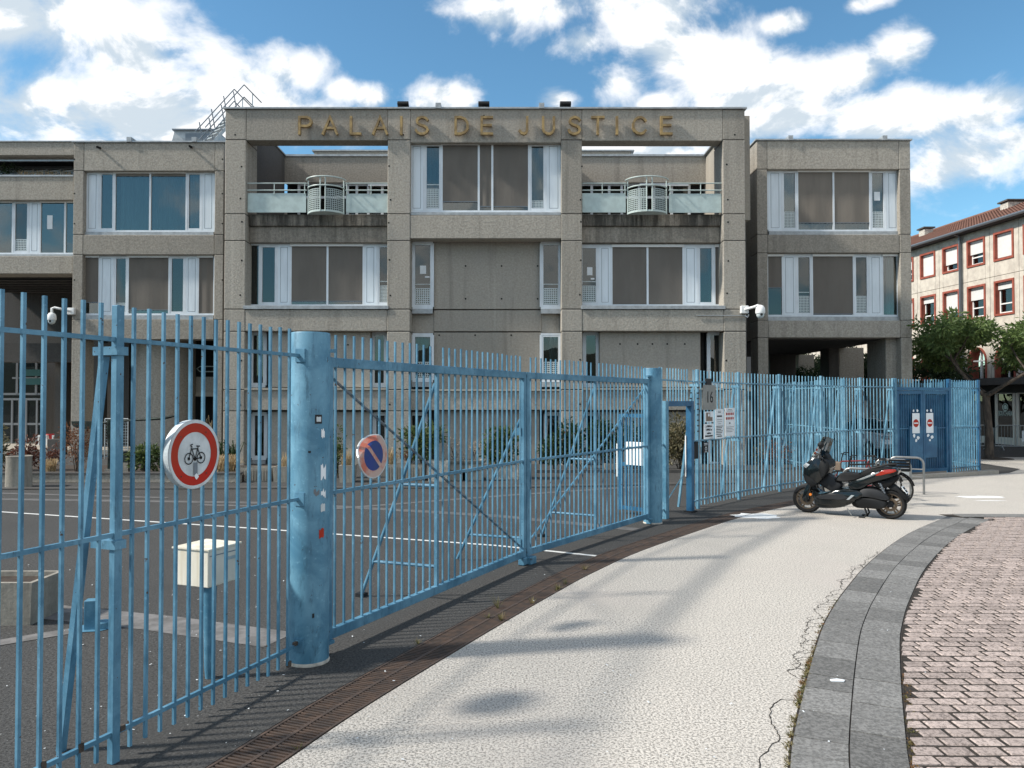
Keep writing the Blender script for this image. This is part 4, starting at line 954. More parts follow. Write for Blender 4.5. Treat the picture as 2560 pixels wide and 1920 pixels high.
bay(609, 766, YM + .60, [('G', a_(198), a_(282), {'curtain': (0, 1), 'glass': 'glass_dark'}), ('C', a_(282), a_(397), {'glass': 'glass_mid'}), ('P', a_(397), a_(483)), ('B', a_(483), a_(722), {'to': 752}), ('B', a_(722), a_(956), {'to': 752}), ('P', a_(956), a_(1043)), ('C', a_(1043), a_(1140), {'grille': .30, 'bar': 1, 'glass': 'glass_mid'}), ('H', a_(480), a_(955))], sill=False)
a_ = ww(1440, 2.592)
bay(611, 766, YM + .60, [('C', a_(25), a_(146), {'grille': .30, 'bar': 1, 'glass': 'glass_mid', 'paper': [(.35, .75, .50, .65), (.62, .9, .42, .45)]}), ('P', a_(146), a_(230)), ('B', a_(230), a_(464), {'to': 762}), ('B', a_(464), a_(697), {'to': 764}), ('P', a_(697), a_(788)), ('C', a_(788), a_(897), {'curtain': (.8, 1), 'glass': 'glass'}), ('B', a_(897), a_(965), {'to': 762}), ('H', a_(230), a_(698)), ('H', a_(898), a_(952))], sill=False)
for (u0, u1, pp) in ((1031, 1082, [(.32, .72, .52, .66), (.65, .95, .455, .48)]), (1352, 1402, None)):
    op = {'grille': .27, 'bar': 1, 'glass': 'glass_mid'}
    if pp: op['paper'] = pp
    bay(604, 772, YM + .55, [('C', u0, u1, op)])
    bay(833, 955, YM + .55, [('C', u0, u1, {'grille': .38, 'curtain': (.4, 1), 'glass': 'glass_mid'})])
a_ = ww(1860, 2.37)
bay(424.5, 578.5, YW + .22, [('P', a_(143), a_(224)), ('C', a_(224), a_(317), {'curtain': (0, 1), 'grille': .29}), ('B', a_(317), a_(531), {'to': 556, 'mat': 'blind_light', 'curtain': 1}), ('B', a_(531), a_(747), {'to': 556, 'mat': 'blind_light', 'curtain': 1}), ('C', a_(747), a_(841), {'curtain': (0, 1), 'grille': .29, 'paper': [(.2, .72, .50, .66)]}), ('P', a_(841), a_(916)), ('H', a_(317), a_(748))])
bay(635, 791.5, YW + .22, [('B', a_(138), a_(230), {'to': 718, 'glass': 'glass_dark'}), ('P', a_(230), a_(310)), ('C', a_(310), a_(404), {'grille': .30, 'bar': 1, 'glass': 'glass_mid'}), ('B', a_(404), a_(651), {'to': 784}), ('C', a_(651), a_(742), {'grille': .30, 'glass': 'glass_mid'}), ('P', a_(742), a_(821)), ('G', a_(821), a_(914), {'glass': 'glass', 'curtain': (.35, .9)}), ('H', a_(138), a_(235)), ('H', a_(404), a_(650)), ('H', a_(818), a_(916))])
# slit windows of the two lower storeys
for (u0, u1, v0, v1, Y) in ((626, 664, 829, 968, YM + .6), (930, 966, 829, 968, YM + .6), (1459, 1496, 829, 968, YM + .6), (1770, 1806, 829, 968, YM + .6),
                            (630, 666, 1030, 1150, YM + .6), (934, 968, 1030, 1150, YM + .6), (1022, 1066, 1030, 1150, YM + .7), (1362, 1402, 1030, 1150, YM + .7), (1459, 1496, 1030, 1150, YM + .6), (1772, 1804, 1030, 1165, YM + .6)):
    bay(v0, v1, Y, [('C', u0, u1, {'glass': 'glass_dark'})])
# ---------------- wings
XW0, XW1 = px(158 * S, 600, YW), px(483 * S, 600, YW)
ROOFW = pz(308 * S, YW)
def wing(u0, u1, ua, ub, v_top, v_h1, v_b1a, v_b1b, v_b2, v_bot, x_extra=0.0):
    """frame of a wing front: corner piers u0-ua and ub-u1, bands between"""
    Zt = pz(v_top, YW); rows = [v_top, v_h1, v_b1a, v_b1b, v_b2, v_bot]
    xa0, xa1, xb0, xb1 = px(u0, 600, YW), px(ua, 600, YW), px(ub, 600, YW), px(u1, 600, YW)
    for (a, b) in ((xa0, xa1), (xb0, xb1)):
        for p_, q_ in zip(rows + [None], rows[1:] + [None, None]):
            if p_ is None: continue
            MB().box(a, b, YW, YW + .9, (pz(q_, YW) + .008) if q_ else -.05, pz(p_, YW) - .008).build('pier_block', 'concrete', ch, bevel=.018)
        MB().box(a + .02, b - .02, YW + .02, YW + .85, 0, Zt - .05).build('pier_core', 'concrete_dark', ch)
    for (p_, q_) in ((v_top, v_h1), (v_b1a, v_b1b), (v_b2, v_bot)): MB().box(xa1 + .006, xb0 - .006, YW + .005, YW + .75, pz(q_, YW), pz(p_, YW) - .004).build('spandrel', 'concrete', ch, bevel=.018)
    MB().box(xa0 - .06, xb1 + .06, YW - .06, YW + 12, Zt, Zt + .055).build('roof_coping', 'coping', ch)
    for z in ((pz(v_h1, YW), pz(v_b1a, YW)), (pz(v_b1b, YW), pz(v_b2, YW))): pass
    return xa0, xb1, Zt, pz(v_bot, YW)
lx0, lx1, lzt, lzb = wing(182, 558, 207, 536, 308 * S, 427, 507 * S, 550 * S, 690 * S, 733 * S)
MB().box(lx0 + .05, lx1, YW + .95, 42, lzb + .3, lzt - .03).build('block_body', 'concrete', ch)
rx0, rx1, rzt, rzb = wing(1893, 2278, 1919, 2250, 351.5, 423, 586, 632, 801, 844)
MB().box(rx0 + .03, rx1 - .03, YW + .95, 43, rzb + .02, rzt - .03).build('block_body', 'concrete', ch)
# undersides, pilotis
MB().box(rx0 + .3, rx1 - .3, YW + .76, 42.5, rzb - .02, rzb + .01).build('soffit', 'concrete_dark', ch)  # underside in darker concrete, its shade put into the colour
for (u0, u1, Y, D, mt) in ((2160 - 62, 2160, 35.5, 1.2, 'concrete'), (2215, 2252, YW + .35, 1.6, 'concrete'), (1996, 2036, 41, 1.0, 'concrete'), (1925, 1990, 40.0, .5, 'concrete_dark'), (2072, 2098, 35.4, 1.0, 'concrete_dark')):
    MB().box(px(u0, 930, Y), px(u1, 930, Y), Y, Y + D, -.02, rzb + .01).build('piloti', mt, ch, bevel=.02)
# inner side of right wing facing the gap, with dark openings
for z0, z1 in ((5.2, 7.0), (1.0, 3.4), (8.4, 10.0)): MB().box(rx0 - .01, rx0 + .2, 32.6, 33.8, z0, z1).build('side_opening', 'interior_shade', ch)
# left wing: stair drum, recessed back, little inner balcony
cx = px(399, 1000, 31.2); m = MB().lathe([(1.2, 0), (1.2, 2.35), (1.19, 2.36), (1.19, 2.38), (1.2, 2.39), (1.2, lzb + .4)], 48, (cx, 31.6, 0)); m.build('stair_drum', 'concrete', ch, smooth=True)
for u0, u1, Y in ((205, 250, 33.5), (300, 322, 34.0)): MB().box(px(u0, 1000, Y), px(u1, 1000, Y), Y, Y + .6, 0, lzb + .3).build('piloti', 'concrete_dark', ch)
MB().box(lx0 - 14, lx1 + 4, 37.5, 38, -.02, 8).build('back_wall', 'concrete_dark', ch)  # dark colour carries the shade of the recess
MB().box(px(484, 980, 32.0), px(545, 980, 32.0), 32.0, 33, pz(980, 32), pz(942, 32)).build('inner_parapet', 'concrete', ch); MB().box(px(480, 980, 31.9), px(548, 980, 31.9), 31.9, 33, pz(991, 31.9), pz(980.5, 31.9)).build('inner_slab', 'concrete_smooth', ch)
q = lambda u, v, Y=32.0: PY(u, v, Y)
MB().tube([q(546, 916), q(500, 916), q(492, 922), q(500, 929), q(546, 929)], .022, 8).build('inner_rail', 'rail_paint', ch, smooth=True)
MB().box(px(470, 900, 33.4), px(570, 900, 33.4), 33.4, 33.5, 0, lzb + .3).build('interior_shade', 'interior_shade', ch)
# far-left part: roof beam, planted terrace with glazed slope, band, soffit
YF = YW + .85; xl, xr = px(-260, 600, YF), px(182, 600, YF)
def fl_(name, matn, v0, v1, Y, D, bev=.015): return MB().box(xl, xr, Y, Y + D, pz(v1, Y), pz(v0, Y)).build(name, matn, ch, bevel=bev)
fl_('roof_beam', 'concrete', 354, 388, YF, .8); fl_('roof_coping', 'coping', 351.5, 353.8, YF - .05, 6, 0); fl_('terrace_band', 'concrete', 441, 500, YF, .9); fl_('terrace_edge', 'coping', 437, 441, YF - .04, .5, 0)
fl_('spandrel', 'concrete', 640, 684, YF, 1.0)
MB().box(xl, xr, YF + 1.05, YF + 1.1, pz(690, YF), pz(495, YF)).build('interior_shade', 'interior_shade', ch)
MB().box(xl, xr, YF + 2.6, YF + 2.7, pz(441, YF), pz(352, YF)).build('interior_shade', 'interior_shade', ch)
sk = MB()
for k in range(9):
    x = xl + (xr - xl) * (.36 + .08 * k); sk.bar((x, YF + .25, pz(437, YF)), (x + .6, YF + 1.9, pz(405, YF) + .25), .05, .05)
for k in range(7): sk.bar((xl, YF + .4 + .25 * k, pz(434, YF) + .14 * k), (xr, YF + .4 + .25 * k, pz(434, YF) + .14 * k), .018, .018)
sk.bar((xl, YF + .3, pz(403, YF) + .12), (xr, YF + .3, pz(403, YF) + .12), .05, .06); sk.build('glazing_bars', 'galv', ch)
for k in range(7):
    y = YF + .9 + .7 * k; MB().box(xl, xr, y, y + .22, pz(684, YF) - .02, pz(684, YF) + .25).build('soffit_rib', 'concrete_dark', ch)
MB().box(xl, xr, YF + 1.0, 38, pz(684, YF) + .22, pz(684, YF) + .4).build('soffit', 'concrete_dark', ch)  # shade under the slab and its ribs is painted with the darker concrete
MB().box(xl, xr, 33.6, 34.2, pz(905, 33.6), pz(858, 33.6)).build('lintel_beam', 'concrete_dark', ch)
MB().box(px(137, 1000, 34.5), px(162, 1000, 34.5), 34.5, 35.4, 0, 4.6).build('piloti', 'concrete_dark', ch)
# glazed entrance in the recess
ent = MB(); E = lambda u, v: PY(u, v, 36.0)
for u in (-60, -8, 30, 48, 65, 92, 110): ent.box(E(u, 1000).x - .04, E(u, 1000).x + .04, 36, 36.08, 0.02, E(u, 1000).z + 0)
for v in (985, 998, 1060): ent.box(E(-60, v).x, E(112, v).x, 36.01, 36.07, E(0, v).z - .05, E(0, v).z + .05)
for v in (905, 945): ent.box(E(30, v).x, E(110, v).x, 36.01, 36.07, E(0, v).z - .04, E(0, v).z + .04)
for u in (42, 90, 110): ent.box(E(u, 950).x - .05, E(u, 950).x + .05, 36, 36.07, E(u, 985).z, E(u, 900).z)
ed = ent.build('entrance_door', 'dark_frame', ch); MB().box(E(-60, 1000).x, E(112, 1000).x, 36.1, 36.11, 0, E(0, 905).z).build('pane', 'glass_dark', ed)
for v0, v1 in ((924, 940), (946, 962)): MB().box(E(55, v0).x, E(107, v0).x, 35.8, 35.86, E(0, v1).z, E(0, v0).z).build('notice_panel', 'teal', ed)
MB().box(-26, lx0 + 4, 31.5, 37.5, -.05, .16).build('entrance_step', 'concrete_smooth', ch)

# ---------------- lettering
LET = {'P': [[(0, 0), (0, 1), (.45, 1), (.62, .93), (.70, .77), (.70, .70), (.62, .54), (.45, .47), (0.0, .47)]], 'A': [[(0, 0), (.42, 1), (.84, 0)], [(.14, .34), (.70, .34)]], 'L': [[(0, 1), (0, 0), (.60, 0)]], 'I': [[(0, 0), (0, 1)]],
       'S': [[(.66, .84), (.58, .94), (.42, 1), (.28, 1), (.12, .93), (.05, .80), (.08, .66), (.20, .57), (.48, .48), (.62, .38), (.68, .24), (.60, .09), (.44, 0), (.25, 0), (.08, .08), (.0, .22)]],
       'D': [[(0, 0), (0, 1), (.32, 1), (.55, .90), (.70, .70), (.72, .5), (.70, .30), (.55, .10), (.32, 0), (0, 0)]], 'E': [[(.62, 1), (0, 1), (0, 0), (.62, 0)], [(0, .52), (.55, .52)]],
       'J': [[(.48, 1), (.48, .22), (.42, .08), (.28, 0), (.14, .04), (.02, .18)]], 'U': [[(0, 1), (0, .28), (.08, .10), (.24, 0), (.42, 0), (.58, .10), (.66, .28), (.66, 1)]], 'T': [[(0, 1), (.70, 1)], [(.35, 1), (.35, 0)]],
       'C': [[(.80, .80), (.68, .93), (.50, 1), (.30, .97), (.12, .84), (.02, .62), (.02, .38), (.12, .16), (.30, .03), (.50, 0), (.68, .07), (.80, .20)]]}
def letter(chr_, u0, u1):
    YL = YM - .16; z0, z1 = pz(336.5, YL), pz(289.5, YL); x0, x1 = px(u0, 310, YL), px(u1, 310, YL); pl = LET[chr_]; wmax = max(p[0] for l in pl for p in l) or 1; hgt = z1 - z0; sw = .080
    sx = (x1 - x0 - sw) / wmax if chr_ != 'I' else 1; m = MB()
    for l in pl:
        P = [Vector((x0 + sw / 2 + p[0] * sx, YL, z0 + sw / 2 + p[1] * (hgt - sw))) for p in l]; A, B = [], []
        for i, p in enumerate(P):
            a = P[max(0, i - 1)]; b = P[min(len(P) - 1, i + 1)]; t1 = (p - a).normalized() if i else (b - p).normalized(); t2 = (b - p).normalized() if i < len(P) - 1 else t1
            nb = Vector((-(t1 + t2).z, 0, (t1 + t2).x)); nb = nb.normalized() if nb.length > 1e-5 else Vector((-t1.z, 0, t1.x)); k = 1 / max(.45, nb.dot(Vector((-t1.z, 0, t1.x)))); ex = (-t1 if i == 0 else (t2 if i == len(P) - 1 else t1 * 0)) * sw * .45
            A.append(p + nb * sw / 2 * k + ex); B.append(p - nb * sw / 2 * k + ex)
        d = Vector((0, .11, 0)); e = Vector((0, .004 * pl.index(l), 0))
        for i in range(len(P) - 1): m.hexa([q_ + e + Vector((0, .0008 * i, 0)) for q_ in (A[i], A[i + 1], B[i + 1], B[i], A[i] + d, A[i + 1] + d, B[i + 1] + d, B[i] + d)])
    m.build('letter', 'brass', ch)
for c_, a, b in (('P', 745, 780), ('A', 804, 845), ('L', 874, 903), ('A', 930, 970), ('I', 1000, 1008), ('S', 1037, 1072), ('D', 1136, 1172), ('E', 1201, 1233), ('J', 1296, 1321), ('U', 1355, 1388), ('S', 1420, 1453), ('T', 1478, 1512), ('I', 1540, 1548), ('C', 1580, 1617), ('E', 1651, 1682)): letter(c_, a, b)
MB().lathe([(.001, 0), (.035, .01), (.035, .03), (.001, .04)], 10, (px(1210, 290, YM), YM - .02, pz(290, YM)), 'y').build('letter_fixing', 'hole', ch)

# ---------------- tie holes, parapet clips, spouts
th = MB()
def hole(u, v, Y, r=.032): 
    c = PY(u, v, Y); th.lathe([(r, -.004), (r, .01)], 8, (c.x, c.y, c.z), 'y')
for u in (603, 974, 1452, 1818):
    for v in (414, 498, 556, 652, 736, 900, 1010): hole(u + rnd.uniform(-3, 3), v + rnd.uniform(-3, 3), YM)
for u in (186, 556):
    for v in (398, 484, 559, 700): hole(u, v, YW)
for u in (1164, 1254, 1344):
    for v in (665, 747): hole(u, v, YM + .68)
for u in (1098, 1188, 1278): hole(u, 838, YM + .68)
for u in (1550, 1594, 1631, 1668, 1712): hole(u, 860, YM + .30)
for u in (820, 870, 700): hole(u, 862, YM + .30)
for u in (588, 1837, 1008): hole(u, 337, YM)
tag(th.build('tie_holes', 'hole', ch), kind='stuff')
for (u, v, Y) in ((325, 352, YW), (487, 352, YW), (1096, 268, YM), (1354, 268, YM), (1975, 348, YW), (2210, 348, YW)):
    c = PY(u, v, Y); MB().box(c.x - .09, c.x + .09, Y - .09, Y + .4, c.z - .06, c.z + .12).build('parapet_clip', 'coping', ch)
for (u, v) in ((249, 369), (478, 367)):
    c = PY(u, v, YW); MB().cyl((c.x, YW + .1, c.z), (c.x + .05, YW - .26, c.z - .06), .045, n=10).build('spout', 'hole', ch, smooth=True)

# ---------------- balcony railings with their bowed baskets
def balcony(x0, x1, uc, gl, gr):
    Y = YM + .12; Z = lambda v: pz(v * S, Y); xc = px(uc * S, 480, Y); gx0, gx1 = px(gl * S, 480, Y), px(gr * S, 480, Y)
    b = MB()
    for v in (396, 411): b.tube([(x0 + .02, Y, Z(v)), (gx0, Y, Z(v))], .022, 8); b.tube([(gx1, Y, Z(v)), (x1 - .02, Y, Z(v))], .022, 8)
    for f in (.46, .97): b.tube([(x0 + (gx0 - x0) * f, Y, Z(396)), (x0 + (gx0 - x0) * f, Y, Z(420))], .016, 8)
    for f in (.03, .60): b.tube([(gx1 + (x1 - gx1) * f, Y, Z(396)), (gx1 + (x1 - gx1) * f, Y, Z(420))], .016, 8)
    bal = b.build('balcony_railing', 'rail_paint', ch, smooth=True)
    MB().box(x0 + .02, gx0 - .02, Y + .02, Y + .05, Z(458.5), Z(417)).build('solid_panel', 'balcony_paint', bal); MB().box(gx1 + .02, x1 - .02, Y + .02, Y + .05, Z(459), Z(418)).build('solid_panel', 'balcony_paint', bal)
    hw = (gx1 - gx0) / 2 - .06; bow = .55
    arc = lambda t, k=1.0: (xc + hw * k * math.sin(t), Y + .05 - bow * k * (math.cos(t) - math.cos(1.45)))
    ts = [-1.45 + 2.9 * i / 14 for i in range(15)]
    for v, k in ((389, 1.12), (407, 1.03)): MB().tube([(*arc(t, k), Z(v) + .06 * math.cos(t) * (0)) for t in ts], .024, 8).build('bowed_rail', 'rail_paint', bal, smooth=True)
    for s_ in (-1, 1):
        tt = [s_ * (.14 + 1.26 * i / 10) for i in range(11)]; m = MB()
        for a, c_ in zip(tt, tt[1:]):
            p, r_ = arc(a), arc(c_)
            p2 = (p[0] + (r_[0] - p[0]) * .36, p[1] + (r_[1] - p[1]) * .36); m.quad((p[0], p[1], Z(459)), (p2[0], p2[1], Z(459)), (p2[0], p2[1], Z(414)), (p[0], p[1], Z(414)))
        nz = 11
        for j in range(nz + 1):
            zz = Z(459) + (Z(414) - Z(459)) * j / nz; h = .014
            for a, c_ in zip(tt, tt[1:]):
                p, r_ = arc(a), arc(c_); m.quad((p[0], p[1] - .002, zz - h), (r_[0], r_[1] - .002, zz - h), (r_[0], r_[1] - .002, zz + h), (p[0], p[1] - .002, zz + h))
        m.build('basket_grille', 'basket', bal)
        for a in (tt[0], tt[-1]):
            p = arc(a, 1.02); MB().tube([(p[0], p[1], Z(463)), (p[0], p[1], Z(390))], .022, 8).build('upright', 'rail_paint', bal, smooth=True)
    m = MB(); poly = [arc(t, 1.03) for t in ts]; m.v = [(x, y, Z(463)) for x, y in poly] + [(x, y, Z(459.5)) for x, y in poly]; n_ = len(poly)
    m.f = [tuple(range(n_)), tuple(range(n_, 2 * n_))] + [(i, (i + 1) % n_, n_ + (i + 1) % n_, n_ + i) for i in range(n_)]; m.build('basket_floor', 'rail_paint', bal)
balcony(XA0, XA1, 704, 662, 746); balcony(XB0, XB1, 1398, 1353, 1444)

# ================================================================ things on the building
for (u, nm) in ((1009, 'leftmost'), (1210, 'middle'), (1413, 'rightmost')):
    c = PY(u, 262, YM + .2); r = thing('floodlight', nm + ' of the three dark floodlights on the roof edge', 'floodlight', (c.x, c.y, ROOF + .05), group='floodlights on the roof edge')
    MB().obox((c.x, c.y - .1, ROOF + .19), Vector((.19, 0, 0)), Vector((0, .10, -.05)), Vector((0, .03, .055))).build('housing', 'black_plastic', r, bevel=.01); m = MB()
    for s_ in (-.15, .15): m.box(c.x + s_ - .012, c.x + s_ + .012, c.y - .03, c.y + .03, ROOF + .055, ROOF + .18)
    m.build('bracket', 'grey_plastic', r)
def cctv(u_wall, u_dome, v_arm, v_dome, Y, label):
    w = PY(u_wall, v_arm, Y); d = PY(u_dome, v_dome, Y); s_ = 1 if u_dome > u_wall else -1; yo = Y - .45
    r = thing('security_camera', label, 'camera', tuple(w), group='dome security cameras')
    MB().box(w.x - .13, w.x + .13, Y - .16, Y - .002, w.z - .13, w.z + .13).build('wall_box', 'white_plastic', r, bevel=.015)
    MB().tube([(w.x, Y - .15, w.z), (w.x + s_ * .25, yo, w.z + .06), (d.x - s_ * .1, yo, w.z + .10), (d.x, yo, w.z + .07), (d.x, yo, d.z + .16)], .045, 10).build('arm', 'white_plastic', r, smooth=True)
    MB().lathe([(.02, .24), (.09, .22), (.15, .14), (.16, .0), (.15, -.05)], 20, (d.x, yo, d.z)).build('hood', 'white_plastic', r, smooth=True)
    MB().lathe([(.13, -.05), (.125, -.12), (.08, -.19), (.01, -.215)], 18, (d.x, yo, d.z)).build('dome', 'grille', r, smooth=True)
    MB().lathe([(.001, -.03), (.045, 0), (.045, .05)], 12, (d.x, yo - .13, d.z - .09), 'y').build('lens', 'ink', r, smooth=True)
    return r
cctv(182, 147, 779, 800, YW, 'white dome security camera on the left wing, above the fence')
rc = cctv(1859, 1890, 775, 784, YM, 'white dome security camera on the right corner of the middle block')
MB().tube([PY(1741, 789, YM - .03), PY(1862, 789, YM - .03)], .018, 6).build('conduit', 'galv', rc); MB().tube([PY(1862, 789, YM - .04), PY(1869, 793, YM - .1), PY(1872, 786, YM - .12)], .02, 8).build('cable', 'white_plastic', rc, smooth=True)
# roof stairs and hatch
rs_ = thing('roof_stair', 'grey steel stair with handrails climbing over the roof edge', 'stair', (-11.2, 31, lzt))
run = Vector((.62, .78, 0)).normalized(); wid = Vector((.78, -.62, 0)).normalized() * .72; bs = Vector(PY(505, 355, 30.4)); bs.z = lzt + .06
n_st = 9; rise, going = .205, .155
for k in range(n_st):
    c = bs + run * going * k + UP * rise * (k + .5) + wid * .5; MB().obox(c, wid * .48, run * .10, UP * .018).build('tread', 'galv', rs_)
top = bs + run * going * n_st + UP * rise * n_st
for s_, nm in ((0, 'near'), (1, 'far')):
    o_ = wid * s_
    MB().bar(bs + o_, top + o_, .03, .12).build('stringer', 'galv', rs_)
    m = MB()
    for h in (.95, .45):
        a = bs + o_ + UP * h - run * .28 - UP * .37; b = top + o_ + UP * h; m.bar(a, b, .035, .035); m.bar(b, b + Vector((.62, .3, -.62)), .035, .035)
    m.build('handrail', 'pipe', rs_)
    for f in (.05, .42, .8): p = bs.lerp(top, f) + o_; MB().bar(p, p + UP * .95 - Vector((.18, 0, 0)), .035, .035).build('upright', 'pipe', rs_)
    MB().bar(top + o_ + Vector((.3, .14, -.5)), top + o_ + Vector((.3, .14, .62)), .05, .03).build('upright', 'galv', rs_)
hx0, hx1 = px(412, 340, 33), px(540, 340, 33)
m = MB(); zt_ = pz(327, 33); zb_ = lzt + .02
m.prism([(hx0 + .0, zb_), (hx1, zb_), (hx1, zt_), (hx0 + .42, zt_)], lambda x, z, t: (x, t, z), [33, 34.5]); rh = tag(m.build('roof_hatch', 'coping'), 'low grey metal skylight box on the left wing roof', 'skylight')
MB().box(hx0 + .9, hx1 - .1, 32.97, 32.999, zb_ + .05, zt_ - .12).build('pane', 'pipe', rh); MB().box(hx0 + .35, hx1, 32.9, 34.5, zt_, zt_ + .06).build('cap', 'pipe', rh)
# ================================================================ courtyard furniture
tF, nF = t01, n01
c0 = G(523, 1695)
lb = thing('mailbox', 'cream wooden mailbox with slot on a thin blue post behind the left fence', 'mailbox', tuple(c0))
MB().tube([c0 + UP * .0, c0 + UP * .1, c0 + UP * .75], [.030, .040, .052], 12).build('post', 'post_blue', lb, smooth=True)
cB = c0 + UP * .873 + nF * .12 + tF * .10
body = MB().obox(cB, nF * .175, tF * .18, UP * .145).build('box', 'cream', lb, bevel=.006)
MB().obox(cB + UP * .151, nF * .185, tF * .19, UP * .006).build('lid', 'cream', lb)
MB().obox(cB - nF * .177, nF * .002, tF * .172, UP * .135).build('front', 'cream_shaded', lb); MB().obox(cB - nF * .181 + UP * .05 + tF * .07, nF * .003, tF * .06, UP * .012).build('slot', 'galv', lb)  # front board in a darker cream: the shade on this face is painted in
MB().tube([cB - nF * .178 - tF * .13 + UP * .04, cB - nF * .186 - tF * .13 + UP * .04], .014, 12).build('lock', 'steel', lb)
MB().obox(cB - nF * .179 + UP * .10 - tF * .02, nF * .002, tF * .15, UP * .004).build('flap_edge', 'frame_line', lb)
c0 = G(228, 1572)
sb = thing('post_stump', 'short cut-off blue post stump with a paint-splashed foot on the asphalt', 'post', tuple(c0))
MB().obox(c0 + UP * .14, Vector((.05, .01, 0)), Vector((-.01, .05, 0)), UP * .14).build('stub', 'post_blue', sb, bevel=.004); MB().lathe([(.07, 0), (.07, .06), (.062, .07)], 16, (c0.x + .10, c0.y + .02, 0)).build('collar', 'post_blue', sb, smooth=True)
m = MB(); m.v = [(c0.x + .20 * math.cos(k) * rnd.uniform(.7, 1.1), c0.y + .16 * math.sin(k) * rnd.uniform(.7, 1.1), .006) for k in [i * .52 for i in range(12)]]; m.f = [tuple(range(12))]; m.build('paint_splash', 'fence', sb)
def trough(root, x0, x1, y0, y1, h, t=.05, z=0.0, matn='planter', taper=.02, ribs=False):
    m = MB(); k = taper
    for (a, b, c, d) in ((x0, x1, y0, y0 + t), (x0, x1, y1 - t, y1), (x0, x0 + t, y0 + t, y1 - t), (x1 - t, x1, y0 + t, y1 - t)):
        m.hexa([(a + (k if a == x0 else 0), c + (k if c == y0 else 0), z), (b - (k if b == x1 else 0), c + (k if c == y0 else 0), z), (b - (k if b == x1 else 0), d - (k if d == y1 else 0), z), (a + (k if a == x0 else 0), d - (k if d == y1 else 0), z), (a, c, z + h), (b, c, z + h), (b, d, z + h), (a, d, z + h)])
    if ribs:
        n = int((x1 - x0) / .07)
        for i in range(n): xx = x0 + .05 + (x1 - x0 - .1) * i / max(1, n - 1); m.box(xx - .012, xx + .012, y0 - .012, y0 + .015, z + .02, z + h - .06)
    o = m.build('trough', matn, root); MB().box(x0 + t, x1 - t, y0 + t, y1 - t, z + .01, z + h - .05).build('soil', 'soil', root); return o
c0 = G(78, 1566); pl = thing('planter_box', 'weathered empty concrete planter box at the left edge', 'planter', (c0.x - .6, c0.y, 0)); trough(pl, c0.x - 1.3, c0.x, c0.y, c0.y + .55, .42, .045, taper=.03)
# low planting bed wall and kerb
cw = G(75, 1207).y; x0 = px(-200, 1207, cw); x1 = px(600, 1207, cw)
lw = thing('planting_bed', 'long low concrete planting bed before the left wing', 'planter', ((x0 + x1) / 2, cw, 0)); hh = PY(300, 1181, cw).z
MB().box(x0, x1, cw, cw + .16, 0, hh - .05).build('wall', 'concrete', lw, bevel=.01); MB().box(x0 - .02, x1 + .02, cw - .03, cw + .19, hh - .05, hh).build('coping', 'concrete_dark', lw); MB().box(x0, x1, cw + .19, cw + 3.2, 0, hh - .08).build('soil', 'soil', lw)
c0 = G(47, 1217); r = thing('drum_planter', 'tall round concrete drum standing before the planting bed', 'planter', tuple(c0))
MB().lathe([(.30, 0), (.285, .72), (.30, .78), (.27, .79), (.25, .74)], 28, tuple(c0)).build('drum', 'planter', r, smooth=True)
# row of planters in front of the middle block
def planter(u0, u1, v0, v1, label, D=.55, ribs=False, matn='planter', taper=.025):
    c = G((u0 + u1) / 2, v1); Y = c.y; a, b = px(u0, v1, Y), px(u1, v1, Y); h = PY(u0, v0, Y).z
    r = thing('planter_box', label, 'planter', ((a + b) / 2, Y, 0), group='planters before the middle block'); trough(r, a, b, Y, Y + D, h, .05, matn=matn, taper=taper, ribs=ribs); return (a + b) / 2, Y + D / 2, h, b - a
p1 = planter(588, 675, 1170, 1204, 'ribbed concrete planter at the end of the low planting bed', ribs=True)
p2 = planter(681, 740, 1167, 1206, 'smooth pale planter just left of the big round post')
p3 = planter(846, 882, 1164, 1207, 'pale planter seen between the big round post and the no-parking sign')
p4 = planter(966, 1062, 1162, 1202, 'ribbed grey planter with a red shrub behind the gate', ribs=True)
p5 = planter(1068, 1120, 1152, 1204, 'tall plain white planter beside the ribbed grey one', matn='stone_white')
p6 = planter(1215, 1296, 1163, 1199, 'rough white stone planter left of the gate centre', matn='stone_white', taper=0)
p7 = planter(1512, 1545, 1160, 1180, 'small planter behind the open blue door')
for k, u in enumerate((1140, 1182)):
    c = G(u, 1200); r = thing('garden_urn', ('left' if k == 0 else 'right') + ' of the two dirty white urns on the tall planter box', 'urn', tuple(c), group='twin white urns')
    MB().lathe([(.30, .28), (.32, .30), (.30, .46), (.36, .50), (.38, .56), (.33, .56), (.30, .50)], 20, tuple(c)).build('bowl', 'planter', r, smooth=True)
    MB().box(c.x - .28, c.x + .28, c.y - .22, c.y + .22, 0, .279).build('pedestal', 'planter', r, bevel=.01)
# hedge bed kerb along the middle block
MB_k = MB().box(px(1340, 1182, 23.2), px(1960, 1182, 23.2), 23.2, 23.4, 0, .10); struct('bed_kerb', MB_k, 'concrete_dark')

